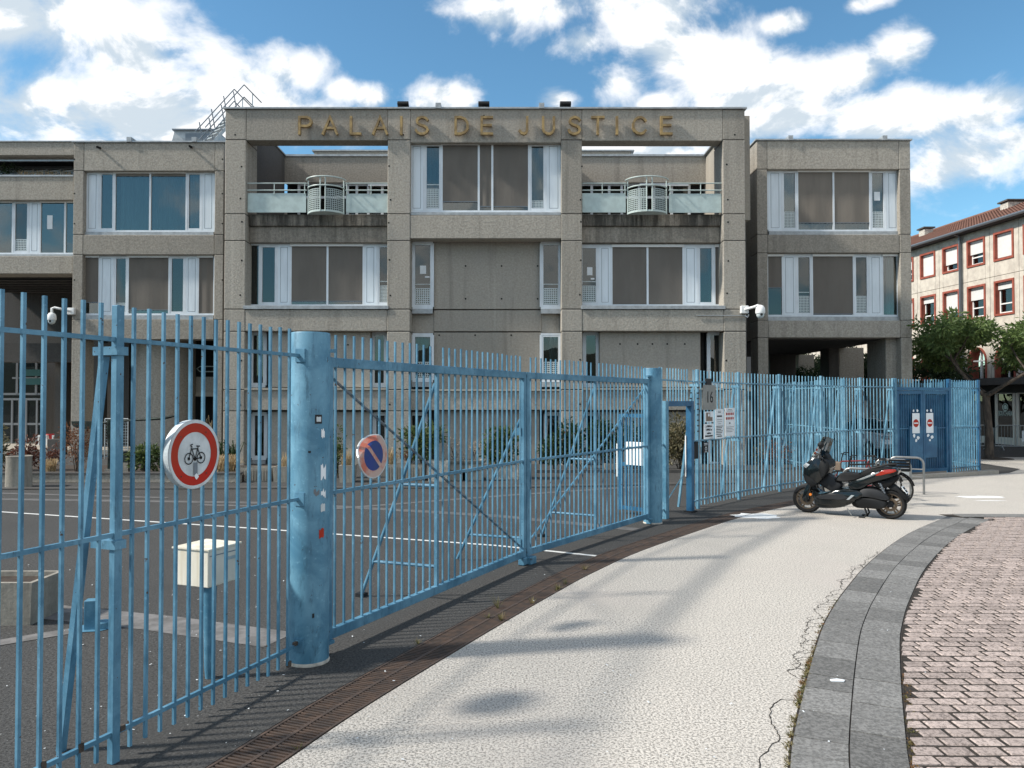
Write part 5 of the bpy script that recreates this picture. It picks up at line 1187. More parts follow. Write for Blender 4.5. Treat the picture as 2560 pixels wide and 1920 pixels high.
# ---------------- plants
def leafball(mb, c, rx, ry, rz, n, size, asp=2.6, fill=.55, droop=.2):
    for _ in range(n):
        a = rnd.uniform(0, 6.283); cz = rnd.uniform(-1, 1); r = rnd.random() ** (1 - fill) if fill < 1 else 1; s = math.sqrt(max(0, 1 - cz * cz))
        d = Vector((math.cos(a) * s, math.sin(a) * s, cz)); p = Vector(c) + Vector((d.x * rx * r, d.y * ry * r, d.z * rz * r))
        ax = (d + Vector((rnd.uniform(-1, 1), rnd.uniform(-1, 1), rnd.uniform(-.6, 1) - droop))).normalized(); sd = ax.cross(Vector((rnd.uniform(-1, 1), rnd.uniform(-1, 1), rnd.uniform(-1, 1)))).normalized()
        L = size * rnd.uniform(.7, 1.4); w = L / asp; mid = p + ax * L * .5; q = ax.cross(sd) * w * .25
        mb.tri(p, mid + sd * w / 2 + q, p + ax * L); mb.tri(p, p + ax * L, mid - sd * w / 2 + q)
def bush(name, label, u, vb, w, h, matn, n=500, size=.10, asp=2.4, Y=None, clumps=7, stems=6, group='shrubs in the courtyard', base=0.0, cat='shrub'):
    """leafy shrub whose base stands at photo column u; w, h in metres"""
    w *= 1.15; h *= 1.12; size *= 1.2; n = int(n * 1.25)
    c = G(u, vb) if Y is None else Vector((px(u, vb, Y), Y, 0)); c.z = base
    r = thing(name, label, cat, tuple(c), group=group); m = MB(); st = MB()
    for k in range(clumps):
        a = rnd.uniform(0, 6.28); q = rnd.random() ** .6; cc = c + Vector((math.cos(a) * w * .30 * q, math.sin(a) * w * .22 * q, h * rnd.uniform(.28, .78)))
        s_ = rnd.uniform(.75, 1.2); leafball(m, cc, w * .24 * s_, w * .22 * s_, h * .24 * s_, n // clumps, size, asp)
        st.tube([c + Vector((rnd.uniform(-.05, .05), rnd.uniform(-.05, .05), 0)), c.lerp(cc, .5) + Vector((0, 0, .03)), cc], [.012, .010, .005], 5)
    m.build('foliage', matn, r); st.build('stem', 'bark', r); return r
def grass(name, label, u, vb, w, h, matn, n=120, Y=None, base=0.0, group='grasses in the planters', wd_=.012):
    c = G(u, vb) if Y is None else Vector((px(u, vb, Y), Y, 0)); c.z = base; r = thing(name, label, 'grass', tuple(c), group=group); m = MB()
    for _ in range(n):
        a = rnd.uniform(0, 6.28); l = h * rnd.uniform(.55, 1.1); b = c + Vector((rnd.uniform(-.5, .5) * w * .5, rnd.uniform(-.3, .3) * w * .4, 0)); o_ = Vector((math.cos(a), math.sin(a), 0)) * w * .5 * rnd.random(); sd = Vector((-math.sin(a), math.cos(a), 0)) * wd_
        p1_, p2_ = b + o_ * .35 + UP * l * .6, b + o_ * .8 + UP * l * .95; p3_ = b + o_ * 1.25 + UP * l * .82
        m.quad(b - sd, b + sd, p1_ + sd * .8, p1_ - sd * .8); m.quad(p1_ - sd * .8, p1_ + sd * .8, p2_ + sd * .5, p2_ - sd * .5); m.tri(p2_ - sd * .5, p2_ + sd * .5, p3_)
    m.build('blades', matn, r); return r
bz = hh - .08; yb = cw + .7
bush('shrub', 'olive shrub at the far left edge behind the fence', 8, 0, 1.0, 1.25, 'leaf_olive', 420, .11, Y=yb + .6, base=bz)
bush('shrub', 'dark reddish shrub left of the dry grass tuft in the low bed', 95, 0, .95, .95, 'leaf_red', 420, .09, Y=yb, base=bz)
bush('shrub', 'thin purple-brown shrub right of the dry grass tuft in the low bed', 146, 0, .7, .7, 'leaf_red', 240, .08, Y=yb + .8, base=bz)
bush('shrub', 'tall rusty brown twiggy shrub before the left wing pier', 205, 0, 1.15, 1.25, 'leaf_rust', 900, .06, 3.0, Y=yb, base=bz, clumps=10)
grass('grass_tuft', 'pale yellow dry grass tuft between two brown shrubs', 140, 0, .5, .42, 'grass_dry', 130, Y=yb - .3, base=bz)
bush('shrub', 'glossy green shrub left of the bicycle sign', 372, 0, 1.25, .72, 'leaf_green', 620, .12, 2.6, Y=yb, base=bz, clumps=9)
bush('shrub', 'low dry brown growth hidden below the bicycle sign', 470, 0, .8, .4, 'leaf_olive', 180, .08, Y=yb, base=bz)
grass('grass_tuft', 'large pale dry grass clump in the bed right of the bicycle sign', 575, 0, .95, .50, 'grass_dry', 240, Y=yb, base=bz, wd_=.014)
r = grass('yucca', 'dark spiky yucca above the dry grass clump', 580, 0, .95, .85, 'leaf_dark', 60, Y=yb + .6, base=bz, wd_=.03); r['category'] = 'plant'
for k, (u, h_) in enumerate(((545, 1.5), (560, 1.2), (527, 1.3))):
    c = Vector((px(u, 1150, yb + .2), yb + .2, bz)); 
r = grass('reed', 'tall thin dry reeds beside the yucca', 535, 0, .5, 1.55, 'grass_dry', 16, Y=yb + .3, base=bz, wd_=.006)
grass('grass_tuft', 'thin dry grass in the smooth pale planter left of the round post', p2[0] * F / p2[1] + 1280, 0, .7, .45, 'grass_dry', 60, Y=p2[1], base=p2[2] - .06, wd_=.007)
grass('grass_tuft', 'dry grass in the planter beside the no-parking sign', p3[0] * F / p3[1] + 1280, 0, .5, .5, 'grass_dry', 70, Y=p3[1], base=p3[2] - .06, wd_=.008)
bush('shrub', 'green shrub peeping out beside the big round post', 848, 0, .5, 1.3, 'leaf_green', 300, .10, Y=p3[1] + 1.0)
u4 = lambda f: 1280 + (p4[0] + p4[3] * f) * F / p4[1]
grass('grass_tuft', 'dry grass tuft right of the no-parking sign', u4(-.38), 0, .5, .5, 'grass_dry', 110, Y=p4[1], base=p4[2] - .06)
bush('shrub', 'small bright red-brown shrub in the ribbed grey planter', u4(.1), 0, .6, .55, 'leaf_rust', 420, .045, 3, Y=p4[1], base=p4[2] - .06)
bush('shrub', 'large glossy green shrub in the tall white planter', 1058, 0, 1.25, 1.0, 'leaf_green', 900, .11, 2.5, Y=p5[1] + .1, base=p5[2] - .1, clumps=11)
for k, u in enumerate((1140, 1182)):
    c = G(u, 1200); bush('dry_plant', 'pale withered plant in the ' + ('left' if k == 0 else 'right') + ' white urn', u, 0, .6, .65, 'twig_pale', 130, .05, 2, Y=c.y, base=.50, clumps=6, group='withered plants in the urns', cat='plant')
bush('shrub', 'large green shrub in the rough white stone planter', 1253, 0, 1.15, 1.1, 'leaf_green', 900, .11, 2.5, Y=p6[1], base=p6[2] - .1, clumps=11)
bush('shrub', 'dark green hedge shrub left of the gate diagonal', 1385, 0, 1.2, 1.15, 'leaf_dark', 700, .11, Y=23.9)
bush('shrub', 'taller dark hedge shrub near the gate strut', 1445, 0, 1.3, 1.45, 'leaf_dark', 800, .11, Y=24.1)
bush('shrub', 'dark green hedge shrub behind the open blue door', 1510, 0, 1.3, 1.50, 'leaf_dark', 800, .11, Y=24.0)
bush('shrub', 'hedge shrub mostly hidden by the far round gate post', 1585, 0, 1.3, 1.5, 'leaf_dark', 700, .11, Y=24.2)
bush('shrub', 'big olive-brown shrub framed by the small doorway', 1695, 0, 1.25, 1.75, 'leaf_olive', 1300, .12, 2.8, Y=23.7, clumps=14)
bush('shrub', 'sparse red-brown shrub at the foot of the inner fence', 1930, 0, 1.5, .9, 'leaf_rust', 420, .06, Y=24.6)
bush('shrub', 'thin leafless shrub beside the number plate fence', 1890, 0, .5, .9, 'leaf_olive', 90, .06, Y=22.6)
# planting on the upper terrace at far left
for k, u in enumerate((8, 30)):
    c = PY(u, 438, YF + .9); r = thing('terrace_plant', ('left' if k == 0 else 'right') + ' green plant on the upper terrace', 'plant', tuple(c), group='terrace plants'); m = MB(); leafball(m, c + UP * .22, .45, .3, .26, 160, .10); m.build('foliage', 'leaf_dark', r)
tp = MB()
for _ in range(160):
    c = PY(rnd.uniform(45, 180), 438, YF + rnd.uniform(.4, .9)); tuft(tp, c, 1, .25, .12, .012)
tag(tp.build('terrace_grass', 'grass_dry'), 'dry grass along the upper left terrace', 'grass', kind='stuff')

# ---------------- bronze sculpture
Ys = 21.3; q = lambda u, v: PY(u, v, Ys)
sc = thing('sculpture', 'dark bronze balancing sculpture with a bowl and a long blade', 'sculpture', tuple(q(275, 1180))); b0_ = q(275, 1195)
MB().tube([(b0_.x, Ys, .25), q(275, 1120), q(272, 1070), q(276, 1050)], [.07, .055, .06, .085], 10).build('stem', 'bronze', sc, smooth=True)
MB().tube([q(232, 1056), q(250, 1054), q(262, 1058), q(280, 1052), q(330, 1051), q(400, 1046), q(425, 1042), q(441, 1039)], [.02, .022, .03, .03, .028, .045, .045, .01], 8).build('arm', 'bronze', sc, smooth=True)
m = MB(); a, b = q(184, 1053), q(246, 1053); prof = []
cc = (a + b) / 2; rr2 = (b.x - a.x) / 2
for k in range(13):
    t = math.pi * k / 12; prof.append((cc.x - rr2 * math.cos(t), cc.z - rr2 * .62 * math.sin(t) ** .8))
m.prism(prof, lambda x, z, t: (x, t, z), [Ys - .12, Ys + .12]); m.build('bowl', 'bronze', sc)
m = MB(); m.prism([(q(304, 1155).x, q(304, 1155).z), (q(328, 1155).x, q(328, 1155).z), (q(324, 1140).x, q(324, 1140).z), (q(312, 1128).x, q(312, 1128).z), (q(304, 1132).x, q(304, 1132).z)], lambda x, z, t: (x, t, z), [Ys - .15, Ys + .15]); m.build('shell', 'bronze', sc)
MB().box(q(304, 1180).x, q(327, 1180).x, Ys - .16, Ys + .16, .0, q(304, 1155.5).z).build('plinth', 'planter', sc); MB().box(b0_.x - .10, b0_.x + .10, Ys - .1, Ys + .1, 0, .3).build('foot_block', 'planter', sc)
# mesh fence behind the sculpture, red pot, benches
Yp = 28.6; r = thing('mesh_panel', 'grey wire mesh railing beside the stair drum', 'railing', (px(300, 1100, Yp), Yp, 0)); x0, x1 = px(262, 1100, Yp), px(320, 1100, Yp)
lattice(x0, x1, .1, 1.35, Yp, 9, 12, .14).build('mesh', 'galv', r); m = MB(); [m.tube([(x, Yp, 0), (x, Yp, 1.5)], .025, 6) for x in (x0, (x0 + x1) / 2, x1)]; [m.tube([(x0, Yp, z), (x1, Yp, z)], .02, 6) for z in (1.5, 1.4)]; m.build('frame', 'galv', r)
c = PY(131, 1097, 35); r = tag(MB().lathe([(.16, 0), (.24, .42), (.25, .5), (.21, .5), (.20, .44)], 18, (c.x, 35, .16)).build('plant_pot', 'red_paint', smooth=True), 'glossy red pot beside the glazed entrance', 'pot')
for k, u in enumerate((105, 141)):
    c = PY(u, 1095, 34.6); r = thing('bench', 'small white bench ' + ('left' if k == 0 else 'right') + ' of the red pot', 'bench', (c.x, 34.6, .16), group='white benches at the entrance')
    MB().box(c.x - .2, c.x + .2, 34.6, 35.0, .55, .62).build('seat', 'white_plastic', r)
    for s_ in (-.18, .18): MB().box(c.x + s_ - .03, c.x + s_ + .03, 34.62, 34.98, .16, .549).build('leg', 'white_plastic', r)
r = thing('entrance_wall', 'low grey concrete wall beside the entrance steps', 'wall', (px(138, 1120, 31), 31, 0)); MB().box(px(118, 1120, 31), px(158, 1120, 31), 31, 31.3, 0, PY(138, 1098, 31).z).build('wall', 'concrete_dark', r, bevel=.01)
# ================================================================ scooter
fr_, re_ = G(2019, 1281), G(2227, 1297.5)
dv = fr_ - re_; ang = math.atan2(dv.y, dv.x)
so = thing('scooter', 'black maxi scooter with bronze wheels parked on its stand by the fence', 'scooter', (re_.x, re_.y, 0), ang, local=True)
WB = dv.length; kx = WB / 1.54
def puff(outline, y0, y1, inset=.03, k=1.0):
    """side outline (x, z) given thickness y0..y1 with rounded rims"""
    cx = sum(p[0] for p in outline) / len(outline); cz = sum(p[1] for p in outline) / len(outline)
    def shr(d):
        out = []
        for (x, z) in outline:
            dx, dz = x - cx, z - cz; l = math.hypot(dx, dz) or 1; out.append((x - dx / l * d, z - dz / l * d))
        return out
    w = (y1 - y0); e = min(inset * 1.2, w * .3)
    return MB().prism([shr(inset), shr(inset * .25), shr(0), shr(0), shr(inset * .25), shr(inset)], lambda x, z, t: (x * kx, t, z), [y0, y0 + e * .35, y0 + e, y1 - e, y1 - e * .35, y1])
def cat2(P, n=4, closed=True):
    out = []; k = len(P)
    for i in range(k):
        a, b, c, d = (Vector(P[(i + j - 1) % k]) for j in range(4))
        for s_ in range(n):
            t = s_ / n; v = .5 * ((2 * b) + (c - a) * t + (2 * a - 5 * b + 4 * c - d) * t * t + (3 * b - a - 3 * c + d) * t ** 3); out.append((v.x, v.y))
    return out
def wheel(x, r, wt, nm):
    w = MB(); prof = [(r - .075, -wt * .42), (r - .035, -wt * .5), (r - .008, -wt * .33), (r, 0), (r - .008, wt * .33), (r - .035, wt * .5), (r - .075, wt * .42)]
    w.lathe(prof + [prof[0]], 36, (x, 0, r), 'y', caps=False); wo = w.build('wheel', 'tyre', so, smooth=True)
    m = MB(); n = 36
    for (ra, rb, ya, yb) in ((r - .072, r - .095, -.05, -.05), (r - .095, r - .095, -.05, .05), (r - .095, r - .072, .05, .05)):
        for k in range(n):
            a, b = 2 * math.pi * k / n, 2 * math.pi * (k + 1) / n; e = lambda R_, t, y: (x + R_ * math.cos(t), y, r + R_ * math.sin(t)); m.quad(e(ra, a, ya), e(ra, b, ya), e(rb, b, yb), e(rb, a, yb))
    m.build('rim', 'wheel_bronze', wo, smooth=True); m = MB()
    for k in range(5):
        for s_ in (-.16, .16):
            t = 2 * math.pi * k / 5 + .3; m.bar((x + .03 * math.cos(t), 0, r + .03 * math.sin(t)), (x + (r - .09) * math.cos(t + s_), 0, r + (r - .09) * math.sin(t + s_)), .03, .018, up=(0, 1, 0))
    m.build('spokes', 'wheel_bronze', wo); MB().lathe([(.06, -.05), (.06, .05)], 16, (x, 0, r), 'y').build('hub', 'grey_plastic', wo, smooth=True)
    m = MB(); 
    for k in range(24):
        a, b = 2 * math.pi * k / 24, 2 * math.pi * (k + 1) / 24; e = lambda R_, t: (x + R_ * math.cos(t), .062, r + R_ * math.sin(t)); m.quad(e(.075, a), e(.075, b), e(.125, b), e(.125, a))
    m.build('brake_disc', 'wheel_bronze', wo)
wheel(0, .275, .15, 'rear'); wheel(WB, .275, .125, 'front')
def part(name, matn, outline, y0, y1, inset=.03, sm=3, smooth=True): return puff(cat2(outline, sm), y0, y1, inset).build(name, matn, so, smooth=smooth)
part('front_fairing', 'black_paint', [(1.44, 1.06), (1.57, .92), (1.60, .80), (1.56, .66), (1.45, .55), (1.33, .56), (1.22, .66), (1.10, .82), (1.07, .98), (1.17, 1.12), (1.32, 1.12)], -.15, .15, .05, 1)
part('fairing_flank', 'black_paint', [(1.45, 1.04), (1.56, .92), (1.575, .74), (1.50, .60), (1.38, .54), (1.28, .60), (1.16, .72), (1.06, .86), (1.05, 1.0), (1.18, 1.10), (1.34, 1.11)], -.26, .26, .045, 1)
part('fairing_lower', 'black_plastic', [(1.56, .78), (1.52, .62), (1.40, .52), (1.28, .58), (1.36, .70)], -.275, .275, .03, 1)
part('headlight', 'galv', [(1.56, .93), (1.50, .99), (1.42, .96), (1.50, .88)], -.262, .262, .008, 1)
part('fairing_inner', 'black_plastic', [(1.25, .95), (1.20, .70), (1.08, .84), (1.05, 1.0), (1.16, 1.08)], -.30, .30, .03, 2)
part('dashboard', 'black_plastic', [(1.40, 1.08), (1.24, 1.20), (1.12, 1.14), (1.10, 1.04), (1.24, 1.02)], -.17, .17, .03)
m = MB()
for j in range(6):
    for i in range(8):
        def e(i_, j_):
            s_ = (i_ / 8 - .5) * 2; h = j_ / 6; wd = .22 * (1 - .34 * h ** 1.8); return ((1.48 - .25 * h - .27 * s_ * s_ * (1 - .35 * h)) * kx, s_ * wd, 1.05 + .44 * h - .05 * s_ * s_ * (1 - h) - .05 * h * s_ ** 4)
        m.quad(e(i, j), e(i + 1, j), e(i + 1, j + 1), e(i, j + 1))
m.build('windscreen', 'windscreen', so, smooth=True)
part('front_mudguard', 'grey_plastic', [(1.80, .38), (1.72, .50), (1.56, .575), (1.40, .54), (1.36, .47), (1.48, .50), (1.62, .50), (1.74, .40)], -.075, .075, .02)
part('fork_cover', 'black_paint', [(1.52, .56), (1.44, .56), (1.50, .26), (1.57, .22), (1.62, .30)], .07, .115, .015); part('fork_cover', 'black_paint', [(1.52, .56), (1.44, .56), (1.50, .26), (1.57, .22), (1.62, .30)], -.115, -.07, .015)
MB().lathe([(.026, 0), (.026, .02)], 14, (1.45 * kx, .118, .37), 'y').build('reflector', 'lamp_orange', so)
part('centre_tunnel', 'grey_plastic', [(1.34, .62), (1.16, .50), (.98, .44), (.86, .58), (.98, .68), (1.10, .78), (1.20, .72)], -.14, .14, .05)
part('floorboard', 'black_paint', [(1.40, .46), (1.26, .40), (1.0, .48), (.80, .53), (.50, .50), (.46, .40), (.62, .30), (.90, .20), (1.22, .18), (1.36, .24)], -.23, .23, .05)
part('floor_cover', 'grey_plastic', [(1.30, .36), (1.05, .42), (.85, .42), (.72, .36), (.90, .31), (1.26, .31)], -.25, .25, .02)
part('belly', 'black_paint', [(1.34, .28), (1.0, .28), (.72, .34), (.60, .30), (.86, .17), (1.2, .13), (1.34, .16)], -.205, .205, .03)
part('chrome_strip', 'galv', [(.66, .42), (.60, .42), (.70, .33), (.75, .33)], .236, .252, .004, 1, False); part('chrome_strip', 'galv', [(.66, .42), (.60, .42), (.70, .33), (.75, .33)], -.252, -.236, .004, 1, False)
part('seat', 'seat', [(.99, .66), (.93, .76), (.82, .825), (.60, .81), (.50, .83), (.42, .90), (.22, .945), (.02, .965), (.0, .93), (.30, .82), (.55, .70), (.80, .65)], -.15, .15, .05)
part('tail_body', 'black_paint', [(.72, .64), (.52, .74), (.30, .86), (.10, .92), (-.10, .955), (-.17, .92), (-.12, .82), (.10, .72), (.36, .62), (.52, .52), (.70, .52)], -.19, .19, .05)
part('tail_stripe', 'galv', [(.58, .70), (.32, .815), (.22, .86), (.16, .88), (.20, .84), (.46, .72)], .186, .196, .004, 2); part('tail_stripe', 'galv', [(.58, .70), (.32, .815), (.22, .86), (.16, .88), (.20, .84), (.46, .72)], -.196, -.186, .004, 2)
for s_ in (-1, 1): part('tail_light', 'lamp_red', [(.24, .80), (.17, .86), (.08, .915), (-.10, .935), (-.13, .90), (-.04, .86), (.12, .815)], min(s_ * .15, s_ * .200), max(s_ * .15, s_ * .200), .012, 2)
part('under_tail', 'black_plastic', [(.30, .64), (.06, .74), (-.12, .82), (-.16, .76), (-.02, .62), (.14, .56)], -.13, .13, .03)
part('rear_mudguard', 'black_plastic', [(.06, .66), (-.06, .66), (-.26, .48), (-.34, .40), (-.28, .36), (-.12, .52), (.02, .57)], -.085, .085, .015)
pc = Vector((-.25 * kx, 0, .555)); pn = Vector((-.80, 0, .60)); pu = Vector((.60, 0, .80)); py = Vector((0, 1, 0))
MB().obox(pc, py * .105, pu * .075, pn * .004).build('number_plate', 'paper', so)
m = MB()
for r_ in (-.5, .45):
    for k in range(5): m.obox(pc + py * (-.07 + .035 * k) + pu * .07 * r_ * .9 + pn * .005, py * .011, pu * .022, pn * .001)
m.build('plate_print', 'ink', so)
MB().bar((-.33 * kx, 0, .46), (-.30 * kx, 0, .40), .2, .02).build('plate_bracket', 'black_plastic', so)
part('engine_cover', 'grey_plastic', [(.60, .36), (.50, .52), (.34, .56), (.16, .53), (.0, .42), (.02, .36), (.20, .37), (.46, .40)], .10, .21, .025); part('engine_case', 'black_plastic', [(.60, .36), (.56, .22), (.40, .19), (.18, .19), (.05, .24), (.06, .34), (.30, .38)], .08, .20, .03)
part('muffler', 'grey_plastic', [(.46, .30), (.40, .40), (.0, .46), (-.24, .50), (-.26, .42), (.0, .34), (.30, .24)], -.24, -.13, .04); part('engine_block', 'black_plastic', [(.70, .44), (.40, .58), (.16, .52), (.10, .30), (.40, .18), (.66, .2)], -.12, .11, .03)
for s_ in (-.14, .14):
    m = MB(); a, b = Vector((.02 * kx, s_, .34)), Vector((.16 * kx, s_, .66)); P = [a.lerp(b, k / 28) + Vector((.028 * math.cos(k * 1.6), .028 * math.sin(k * 1.6), 0)) for k in range(29)]
    m.tube(P, .008, 5); m.tube([a, b], .018, 8); m.build('shock_absorber', 'pipe', so, smooth=True)
for s_ in (-.12, .14): MB().tube([(.46 * kx, s_ * .8, .24), (.40 * kx, s_, .08), (.44 * kx, s_ * 1.2, .016), (.54 * kx, s_ * 1.2, .012)], .016, 8).build('centre_stand', 'black_plastic', so, smooth=True)
MB().tube([(.74 * kx, .20, .16), (.66 * kx, .24, .05)], .012, 6).build('side_stand', 'steel', so)
m = MB(); m.tube([(1.20 * kx, -.34, 1.10), (1.24 * kx, -.22, 1.13), (1.26 * kx, 0, 1.10), (1.24 * kx, .22, 1.13), (1.20 * kx, .34, 1.10)], .014, 8); m.build('handlebar', 'black_plastic', so, smooth=True)
for s_ in (-1, 1):
    MB().tube([(1.22 * kx, s_ * .25, 1.125), (1.19 * kx, s_ * .37, 1.09)], .02, 10).build('grip', 'seat', so, smooth=True); MB().tube([(1.27 * kx, s_ * .22, 1.13), (1.24 * kx, s_ * .36, 1.10)], .007, 6).build('brake_lever', 'galv', so)
    MB().tube([(1.22 * kx, s_ * .22, 1.13), (1.20 * kx, s_ * .27, 1.24), (1.19 * kx, s_ * .31, 1.30)], .008, 6).build('mirror_stalk', 'black_plastic', so); MB().lathe([(.01, -.02), (.055, -.012), (.06, .01), (.01, .03)], 14, (1.19 * kx, s_ * .34, 1.345), 'y').build('mirror', 'black_plastic', so, smooth=True)
MB().lathe([(.022, 0), (.022, .006)], 12, (1.40 * kx, .232, .77), 'y').build('badge', 'galv', so)
# grab rail
MB().tube([(.30 * kx, .13, .93), (.05 * kx, .16, 1.0), (-.10 * kx, .08, 1.01), (-.10 * kx, -.08, 1.01), (.05 * kx, -.16, 1.0), (.30 * kx, -.13, .93)], .013, 8).build('grab_rail', 'black_plastic', so, smooth=True)

# ================================================================ bicycles and stands
def bicycle(loc, rz, label, fmat, crate=False, bag=False):
    b = thing('bicycle', label, 'bicycle', loc, rz, local=True, group='bicycles behind the scooter')
    r = .34; XW = 1.04; bb = Vector((.44, 0, .29)); st_ = Vector((.30, 0, .86)); hd = Vector((.86, 0, .82)); hl = Vector((.90, 0, .70))
    for x in (0, XW):
        P = [(x + r * math.cos(2 * math.pi * k / 32), 0, r + r * math.sin(2 * math.pi * k / 32)) for k in range(32)]; w = MB().tube(P, .019, 6, closed=True).build('wheel', 'tyre', b, smooth=True)
        m = MB(); [m.tube([(x + .02 * math.cos(k), rnd.choice([-.02, .02]), r + .02 * math.sin(k)), (x + (r - .01) * math.cos(2 * math.pi * k / 16), 0, r + (r - .01) * math.sin(2 * math.pi * k / 16))], .0025, 3) for k in range(16)]; m.build('spokes', 'galv', w)
    m = MB()
    for a, c in ((bb, st_), (bb, hl), (hd, st_ * .9 + hd * .1), (hd, hl)): m.tube([a, c], .017, 8)
    for s_ in (-.05, .05): m.tube([(0, s_, r), bb + Vector((0, s_ * .6, 0))], .010, 6); m.tube([(0, s_, r), st_ * .88 + bb * .12 + Vector((0, s_ * .3, 0))], .009, 6); m.tube([hl + Vector((.0, s_ * .6, -.03)), (XW, s_, r)], .012, 6)
    m.build('frame', fmat, b, smooth=True)
    MB().tube([st_, st_ + Vector((-.03, 0, .10))], .013, 8).build('seat_post', 'galv', b); puff([(.14, .95), (.18, .985), (.34, .975), (.44, .96), (.44, .945), (.28, .95), (.18, .93)], -.06, .06, .02).build('saddle', 'seat', b, smooth=True)
    MB().tube([hd, hd + Vector((-.03, 0, .16))], .013, 8).build('stem', 'black_plastic', b)
    q = hd + Vector((-.03, 0, .16)); MB().tube([q + Vector((-.10, -.31, .02)), q + Vector((.0, -.2, .03)), q, q + Vector((.0, .2, .03)), q + Vector((-.10, .31, .02))], .011, 8).build('handlebar', 'black_plastic', b, smooth=True)
    MB().lathe([(.09, -.006), (.09, .006)], 20, (bb.x, .05, bb.z), 'y').build('chainring', 'grey_plastic', b); MB().tube([bb + Vector((0, .07, 0)), bb + Vector((.1, .07, -.12)), bb + Vector((.1, .13, -.12))], .010, 6).build('crank', 'grey_plastic', b)
    m = MB(); P = [(-.0 + (r + .035) * math.cos(t), 0, r + (r + .035) * math.sin(t)) for t in [.7 + 2.2 * k / 10 for k in range(11)]]; m.tube(P, .022, 4); m.build('mudguard', 'black_plastic', b)
    m = MB(); [m.tube([(-.28, s_, .73), (.24, s_, .74)], .007, 6) for s_ in (-.06, .06)]; [m.tube([(-.1, s_, .73), (0, s_ * .8, r)], .006, 6) for s_ in (-.06, .06)]; m.build('rack', 'black_plastic', b)
    if bag: puff([(.90, .62), (.90, .80), (1.06, .82), (1.08, .62)], -.10, .12, .02).build('front_bag', 'brown_board', b)
    return b
bp = Vector((7.96, 16.05, 0))
bk = bicycle((bp.x, bp.y, 0), R(153), 'black city bicycle with a crate on its rack behind the scooter', 'black_plastic')
cr = thing('crate', 'black plastic crate tied on the bicycle rack', 'crate', (bp.x, bp.y, .74), R(153), local=True)
m = MB()
for z in (.005, .07, .13, .19): m.box(-.30, .10, -.15, -.143, z, z + .022); m.box(-.30, .10, .143, .15, z, z + .022); m.box(-.30, -.293, -.143, .143, z, z + .022); m.box(.093, .10, -.143, .143, z, z + .022)
m.build('slats', 'black_plastic', cr); MB().box(-.292, .092, -.142, .142, .003, .012).build('floor', 'black_plastic', cr); m = MB(); [m.box(x - .012, x + .012, y - .012, y + .012, .0, .215) for x in (-.29, .09) for y in (-.14, .14)]; m.build('corners', 'black_plastic', cr)
bicycle((8.15, 16.9, 0), R(150), 'dark red bicycle leaning beyond the black one with the crate', 'dark_red', bag=True)
def hoop(a, b, h, label, bars=True):
    r = thing('bike_stand', label, 'bike stand', tuple((a + b) / 2), group='steel bicycle hoops'); d = (b - a).normalized(); k = .14
    P = [a] + [a + UP * (h - k)] + [a + d * k * (1 - math.cos(t)) + UP * (h - k + k * math.sin(t)) for t in (.5, 1.05)] + [a + d * k + UP * h, b - d * k + UP * h] + [b - d * k * (1 - math.cos(t)) + UP * (h - k + k * math.sin(t)) for t in (1.05, .5)] + [b + UP * (h - k), b]
    MB().tube(P, .026, 12).build('hoop', 'steel', r, smooth=True)
    if bars:
        for z in (.58, .40): MB().tube([a + UP * z, b + UP * z], .014, 8).build('crossbar', 'steel', r, smooth=True)
        c = a.lerp(b, .45) + UP * .50; MB().obox(c, d * .10, Vector((-d.y, d.x, 0)) * .004, UP * .075).build('tag_plate', 'galv', r)
b1 = G(2277, 1242.6); hoop(b1 + Vector((-.62, .36, 0)), b1, .83, 'steel bike hoop nearest the scooter tail')
b2 = G(2310, 1236); hoop(b2 + Vector((-.62, .36, 0)), b2, .85, 'steel bike hoop farthest right, before the dark double door')
b3 = Vector((7.35, 15.55, 0)); hoop(b3 + Vector((-.52, .34, 0)), b3, .80, 'steel bike hoop half hidden behind the scooter seat', False)

# ================================================================ parked car seen through the bars
ca = thing('parked_car', 'pale grey car parked behind the curved fence, seen through the bars', 'car', (14.6, 31.3, 0), R(96), local=True)
def car_part(name, matn, prof, y0, y1, ins=.06): return puff(cat2(prof, 2), y0, y1, ins).build(name, matn, ca, smooth=True)
_k = kx; kx = 1.0
car_part('body', 'car_paint', [(-2.0, .35), (-2.05, .72), (-1.9, .92), (1.2, .98), (1.95, .80), (2.05, .55), (2.0, .3), (0, .25)], -.86, .86, .08)
car_part('cabin', 'glass_dark', [(-1.85, .92), (-1.5, 1.40), (-.9, 1.47), (.1, 1.45), (1.0, .97)], -.70, .70, .10); car_part('roof', 'car_paint', [(-1.5, 1.41), (-.9, 1.49), (.1, 1.47), (.15, 1.44), (-1.45, 1.38)], -.62, .62, .05)
for x in (-1.3, 1.3):
    for s_ in (-.8, .8):
        w = MB().lathe([(.20, -.10), (.31, -.08), (.31, .08), (.20, .10)], 24, (x, s_, .31), 'y').build('wheel', 'tyre', ca, smooth=True); MB().lathe([(.20, -.105), (.20, .105)], 16, (x, s_, .31), 'y').build('rim', 'galv', w)
for s_ in (-.6, .6): MB().box(1.93, 2.03, s_ - .16, s_ + .16, .62, .76).build('headlight', 'white_plastic', ca); MB().box(-2.06, -1.96, s_ - .12, s_ + .12, .62, .86).build('tail_light', 'lamp_red', ca)
MB().box(-2.08, -2.03, -.26, .26, .48, .60).build('number_plate', 'paper', ca)
kx = _k
